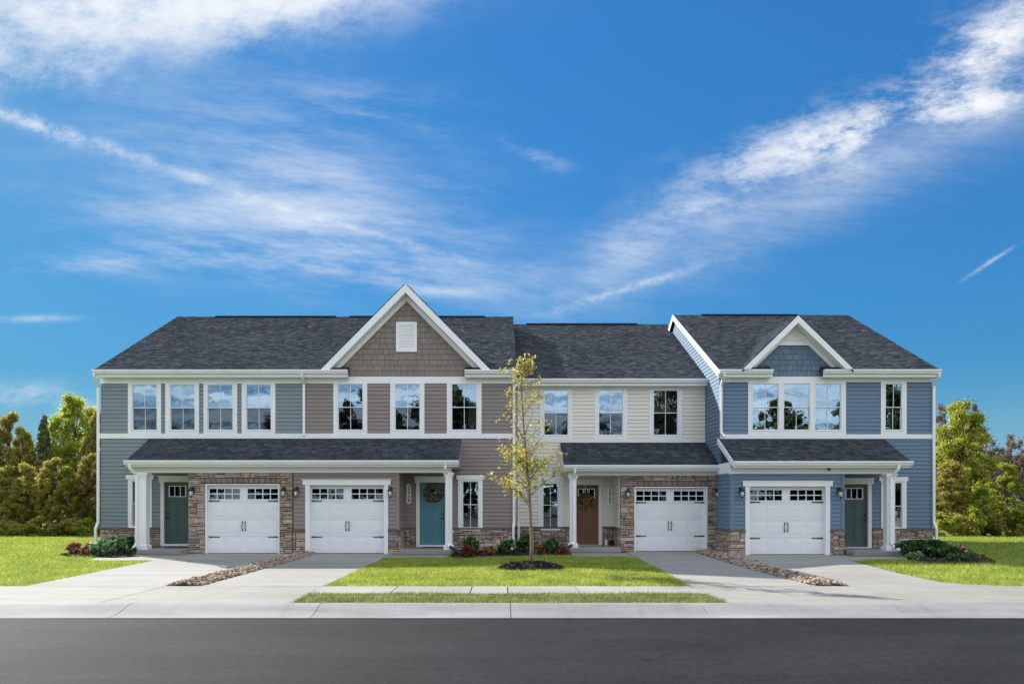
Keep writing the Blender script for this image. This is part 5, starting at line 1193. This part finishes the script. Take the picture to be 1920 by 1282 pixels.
# ------------------------------------------------------------------ young street tree with mulch ring
def street_tree():
    rnd = random.Random(17); root = empty('young_tree', (TX, TY, .02)); tag(root, 'young sparse tree with yellowing leaves in the mulch ring', 'tree')
    t = MB(); H = 5.15
    ax = lambda z: (.05*math.sin(z*1.1)+(-.05*z/H*4 if z > 1 else 0), .03*math.sin(z*1.7))
    zs = [0, .6, 1.2, 1.8, 2.4, 3.0, 3.7, 4.4, 5.0, H]; rr = [.048, .042, .038, .035, .03, .025, .019, .013, .008, .003]
    t.tube([(TX+ax(z)[0], TY+ax(z)[1], z-.02) for z in zs], rr, 8)
    tips = []
    for k in range(54):
        z0 = rnd.uniform(1.45, 4.9); a = rnd.uniform(0, 2*PI); f = (z0-1.4)/(H-1.4)
        L = rnd.uniform(.6, 1.15)*(1.12-f*.75); up = rnd.uniform(.75, 1.5)
        p0 = Vector((TX+ax(z0)[0], TY+ax(z0)[1], z0)); d = Vector((math.cos(a), math.sin(a), up)).normalized()
        p1 = p0+d*L*.5+Vector((0, 0, .04)); p2 = p1+(d+Vector((math.cos(a)*.2, math.sin(a)*.2, rnd.uniform(-.5, .2)))).normalized()*L*.5
        t.tube([p0, p1, p2], [.011*(1.2-f), .007*(1.2-f), .002], 5)
        dens = 1.0 if z0 < 2.4 else (.2 if z0 < 3.6 else .6)
        for q in range(int(3+5*dens)):
            s = rnd.uniform(.3, 1); b = p0.lerp(p1, s*2) if s < .5 else p1.lerp(p2, s*2-1)
            dd = Vector((rnd.gauss(0, 1), rnd.gauss(0, 1), rnd.gauss(.4, .8))).normalized(); e = b+dd*rnd.uniform(.12, .34)
            t.tube([b, e], [.004, .0015], 4); tips.append((b, e, dens))
    t.build('trunk', M['bark_pale'], root, smooth=True)
    P = []
    for b, e, dens in tips:
        for _ in range(int(rnd.uniform(3, 14)*dens)+2):
            s = rnd.uniform(.2, 1.1); q = b.lerp(e, s); P.append((q.x+rnd.gauss(0, .035), q.y+rnd.gauss(0, .035), q.z+rnd.gauss(0, .04)))
    V_, F_ = leaf_cards(np.array(P)-np.array([TX, TY, .02]), .05, None, 1.5)
    o = bpy.data.objects.new('crown', np_mesh('crown', V_, F_, M['leaf_autumn'])); COL.objects.link(o); o.parent = root
street_tree()
def chips(n, region, zf, s=(.02, .05)):
    P = []
    while len(P) < n:
        x, y = region()
        P.append((x, y, zf(x, y)))
    P = np.array(P); V_, F_ = leaf_cards(P, RNG.uniform(*s, n), np.array([0, 0, .9]), 2.2); return V_, F_
def mulch(name, poly, label, n, hgt=.03):
    root = tag(MB().prism_z(poly, -.05, hgt-.012).build(name, M['mulch_bed']), label, 'mulch', kind='stuff')
    pa = np.array(poly); lo, hi = pa.min(0), pa.max(0)
    def reg():
        while True:
            q = RNG.uniform(lo, hi)
            if inside(q[None], poly)[0]: return q
    V_, F_ = chips(n, reg, lambda x, y: hgt-.01+RNG.uniform(0, .03)); o = link('chips', np_mesh('chips', V_, F_, M['mulch']), root); tag(o, kind='stuff')
m = MB(); n = 28; rings = [(1.0, -.04), (.97, .03), (.75, .10), (.4, .17), (.1, .19)]
for f, z in rings:
    for k in range(n):
        a = 2*PI*k/n; w_ = 1+.05*math.sin(3*a+1)+.03*math.sin(7*a); m.v.append((TX+.80*f*w_*math.cos(a), TY-.05+.72*f*w_*math.sin(a), z))
for i in range(len(rings)-1):
    for k in range(n): m.f.append((i*n+k, i*n+(k+1) % n, (i+1)*n+(k+1) % n, (i+1)*n+k))
m.f.append(tuple(range((len(rings)-1)*n, len(rings)*n)))
ring = tag(m.build('mulch_ring', M['mulch_bed'], smooth=True), 'dark mulch ring round the foot of the young tree', 'mulch', kind='stuff')
def reg_ring():
    while True:
        x, y = RNG.uniform(-1, 1), RNG.uniform(-1, 1)
        if x*x+y*y < 1.05: return TX+.85*x, TY-.05+.68*y
V_, F_ = chips(2600, reg_ring, lambda x, y: .02+.18*max(0, 1-((x-TX)/.83)**2-((y-TY+.05)/.66)**2)**.7+RNG.uniform(0, .02)); tag(link('chips', np_mesh('chips', V_, F_, M['mulch']), ring), kind='stuff')
mulch('mulch_bed', bed_c, 'dark mulch bed between the teal and the brown front doors', 2600)
bed_l = [gpt(108, 1042), gpt(150, 1044), gpt(215, 1045), gpt(262, 1043), (-12.2, -2.0), (-12.2, -1.3), (-13.0, -.05), (-13.9, -.05), (-14.3, -.8), gpt(130, 1036)]
mulch('mulch_bed', bed_l, 'dark mulch bed at the corner of the grey-green townhouse', 1800)
bed_r = [(12.75, -2.5), gpt(1720, 1053), gpt(1800, 1056), gpt(1868, 1055), gpt(1850, 1045), (15.0, -.7), (14.6, -.55), (13.0, -.65), (12.75, -1.5)]
mulch('mulch_bed', bed_r, 'dark mulch bed at the corner of the slate blue townhouse', 1800)
# ------------------------------------------------------------------ shrubs
def shrub(name, px, py, wpx, hpx, mat, label, cat, group, n=2600, size=.05, seed=0):
    x, y = gpt(px, py); d = y-CAMY; rx = wpx*d/F/2; h = hpx*d/F; rnd = random.Random(seed)
    root = empty(name, (x, y, .01)); tag(root, label, cat, group)
    t = MB(); C, R = [], []
    for k in range(22):
        a = rnd.uniform(0, 2*PI); f = rnd.uniform(.1, .95); hh = rnd.uniform(.2, 1.0)
        c = np.array([rx*f*math.cos(a), rx*f*math.sin(a)*.8, h*hh*(1-.3*f)]); C.append(c); R.append(rx*rnd.uniform(.17, .34))
        t.tube([(x, y, 0), (x+c[0]*.6, y+c[1]*.6, c[2]*.6), (x+c[0], y+c[1], c[2])], [.012, .008, .003], 5)
    t.build('stems', M['bark'], root)
    P, d_ = clump_points(np.array(C), np.array(R), n, .35); P = P[P[:, 2] > .0]; d_ = d_[:len(P)]
    P[::4] += RNG.normal(0, rx*.10, P[::4].shape)
    V_, F_ = leaf_cards(P, size*1.3, np.array([0, -.1, .45])); o = bpy.data.objects.new('foliage', np_mesh('foliage', V_, F_, M[mat])); COL.objects.link(o); o.parent = root
SG = 'shrubs in the front beds'
shrub('flowering_shrub', 138, 1040, 24, 24, 'leaf_pink', 'pink and orange flowering shrub at the left end of the left bed', 'shrub', SG, 1500, .05, 1)
shrub('flowering_shrub', 168, 1041, 26, 22, 'leaf_pink', 'pink flowering shrub beside the pale green ones in the left bed', 'shrub', SG, 1500, .05, 2)
shrub('leafy_shrub', 192, 1042, 34, 30, 'leaf_pale', 'pale leaved shrub nearest the pink ones in the left bed', 'shrub', SG, 2200, .06, 3)
shrub('leafy_shrub', 219, 1040, 40, 36, 'leaf_pale', 'larger pale leaved shrub in the middle of the left bed', 'shrub', SG, 2600, .06, 4)
shrub('leafy_shrub', 243, 1036, 30, 28, 'leaf_shrub', 'dark green shrub against the grey-green townhouse wall', 'shrub', SG, 2000, .05, 5)
shrub('leafy_shrub', 882, 1042, 34, 36, 'leaf_shrub', 'dark green shrub below the window by the teal door', 'shrub', SG, 2600, .05, 6)
shrub('red_shrub', 877, 1046, 28, 24, 'leaf_red', 'small red shrub in front of the dark one by the teal door', 'shrub', SG, 1500, .045, 7)
shrub('red_shrub', 918, 1041, 24, 17, 'leaf_orange', 'small orange-brown shrub against the stone right of the teal door', 'shrub', SG, 1200, .045, 8)
shrub('leafy_shrub', 950, 1039, 38, 30, 'leaf_shrub', 'dark green shrub left of the downspouts between the taupe and beige townhouses', 'shrub', SG, 2600, .05, 9)
shrub('leafy_shrub', 988, 1036, 38, 34, 'leaf_shrub', 'dark green shrub behind the trunk of the young tree', 'shrub', SG, 2600, .05, 10)
shrub('red_shrub', 1012, 1038, 22, 16, 'leaf_orange', 'small orange shrub right of the young tree trunk', 'shrub', SG, 1100, .045, 11)
shrub('leafy_shrub', 1038, 1038, 38, 32, 'leaf_shrub', 'dark green shrub beside the porch of the beige townhouse', 'shrub', SG, 2600, .05, 12)
shrub('red_shrub', 1054, 1041, 24, 16, 'leaf_red', 'small bright red shrub beside the black drain pipe', 'shrub', SG, 1300, .04, 13)
for k, (px, py, wp, hp) in enumerate(((1703, 1044, 40, 32), (1728, 1045, 38, 30), (1752, 1046, 42, 34), (1776, 1047, 36, 26))):
    shrub('leafy_shrub', px, py, wp, hp, 'leaf_shrub', ('dark green shrub beside the porch column', 'second dark green shrub from the porch column', 'third dark green shrub from the porch column', 'fourth dark green shrub from the porch column')[k]+' of the slate blue townhouse', 'shrub', SG, 2600, .05, 20+k)
shrub('leafy_shrub', 1718, 1050, 30, 14, 'leaf_pale', 'low pale flowering plant in front of the right dark shrubs', 'shrub', SG, 1200, .045, 26)
shrub('flowering_shrub', 1800, 1046, 34, 22, 'flower_mix', 'mixed flowering plant left of centre at the end of the right bed', 'shrub', SG, 1700, .05, 27)
shrub('flowering_shrub', 1826, 1050, 34, 16, 'flower_mix', 'low mixed flowering plant at the far right end of the right bed', 'shrub', SG, 1500, .05, 28)
shrub('leafy_shrub', 1805, 1053, 50, 14, 'leaf_shrub', 'low spreading dark green plant in front of the flowers at right', 'shrub', SG, 1800, .045, 29)
# ------------------------------------------------------------------ small things
def wreath(px, py, rpx, Y, d, mat, label, ribbon, n=900, size=.055):
    x, z = wx(px, d), wz(py, d); r = rpx*d/F*.70; th = rpx*d/F*.34; root = empty('wreath', (x, Y-.05, z)); tag(root, label, 'wreath')
    ring_ = MB(); N = 28; ring_.tube([(x+r*math.cos(2*PI*k/N), Y-.05, z+r*math.sin(2*PI*k/N)) for k in range(N+1)], .018, 6); ring_.build('twig_ring', M['bark'], root)
    a = RNG.uniform(0, 2*PI, n); b = RNG.uniform(0, 2*PI, n); q = th*np.sqrt(RNG.uniform(.1, 1.15, n))
    P = np.stack([(r+q*np.cos(b))*np.cos(a), -.03+q*np.sin(b)*.45, (r+q*np.cos(b))*np.sin(a)], 1); P[:, 1] = np.minimum(P[:, 1], .03)
    V_, F_ = leaf_cards(P, size, np.array([0, -.5, 0]), 2.0); o = bpy.data.objects.new('leaves', np_mesh('leaves', V_, F_, M[mat])); COL.objects.link(o); o.parent = root
    if ribbon:
        rb = MB(); zt = wz(ribbon, d); rb.box(x-.012, x+.012, Y-.012, Y-.006, z+r, zt); rb.box(x-.10, x-.075, Y-.02, Y-.014, z+r*.6, z+r+.22); rb.box(x+.075, x+.10, Y-.02, Y-.014, z+r*.6, z+r+.22); rb.build('ribbon', M['white'], root)
wreath(812.7, 922.6, 18, Y12+.06, D12, 'leaf_wreath', 'grey-green leaf wreath hanging on the teal door', None)
wreath(1098, 938.6, 15, Y3+.06, D3, 'leaf_gold', 'gold and brown leaf wreath hanging by a white ribbon on the brown door', 911)
def mat_(xc, yc, w_, label, z=.147):
    MBo = MB(); MBo.cham(xc-w_/2, xc+w_/2, yc-.22, yc+.22, z, z+.018, .004); o = MBo.build('doormat', M['rubber'], org=(xc, yc, z)); tag(o, label, 'doormat')
mat_(wx(331, 25), -.45, .75, 'black doormat in front of the leftmost green door'); mat_(wx(812, 25), -.45, .75, 'dark doormat in front of the teal door')
def pipe(pts, label, r=.055):
    m = MB(); P = [Vector(p) for p in pts]; Q, R_ = [], []; tot_ = sum((b-a).length for a, b in zip(P[:-1], P[1:])); acc = 0; n = int(tot_/.025)
    for k in range(n+1):
        s = k/n*tot_; i = 0
        while i < len(P)-2 and s > (P[i+1]-P[i]).length: s -= (P[i+1]-P[i]).length; i += 1
        Q.append(P[i].lerp(P[i+1], min(1, s/(P[i+1]-P[i]).length))); R_.append(r*(1.0 if k % 2 else .86))
    o = m.tube(Q, R_, 10).build('drain_pipe', M['rubber'], org=tuple(P[0])); tag(o, label, 'pipe')
a = gpt(845, 1036); pipe([(wx(844, 23.7), -1.72, .24), (wx(852, 23.4), -2.0, .17), (wx(866, 22.9), -2.5, .07)], 'black corrugated drain pipe at the column by the teal door')
pipe([(wx(1072, 24.8), YG3-.38, .24), (wx(1064, 24.4), YG3-.6, .14), (wx(1066, 23.9), YG3-1.25, .06)], 'black corrugated drain pipe at the column by the brown door')
pipe([(wx(259, 23.9), -1.72, .20), (wx(248, 23.8), -1.85, .12), (wx(236, 23.6), -2.0, .07)], 'black drain pipe leading from the leftmost column into the shrubs')
o = MB(); lx, ly = wx(1137, 26.2), Y3-.35; o.lathe((lx, ly, .147), [(.05, 0), (.055, .02), (.05, .03), (.045, .17), (.05, .18), (.02, .22)], 10); tag(o.build('porch_lantern', M['white'], org=(lx, ly, .147)), 'small white lantern standing on the step by the brown door', 'lantern')
o = MB(); px_, py_ = wx(1148, 26.3), Y3-.3; o.lathe((px_, py_, .147), [(.09, 0), (.13, .18), (.12, .18), (.10, .06)], 12); tag(o.build('flower_pot', M['rubber'], org=(px_, py_, .147)), 'dark empty pot in the corner of the brown door porch', 'pot')
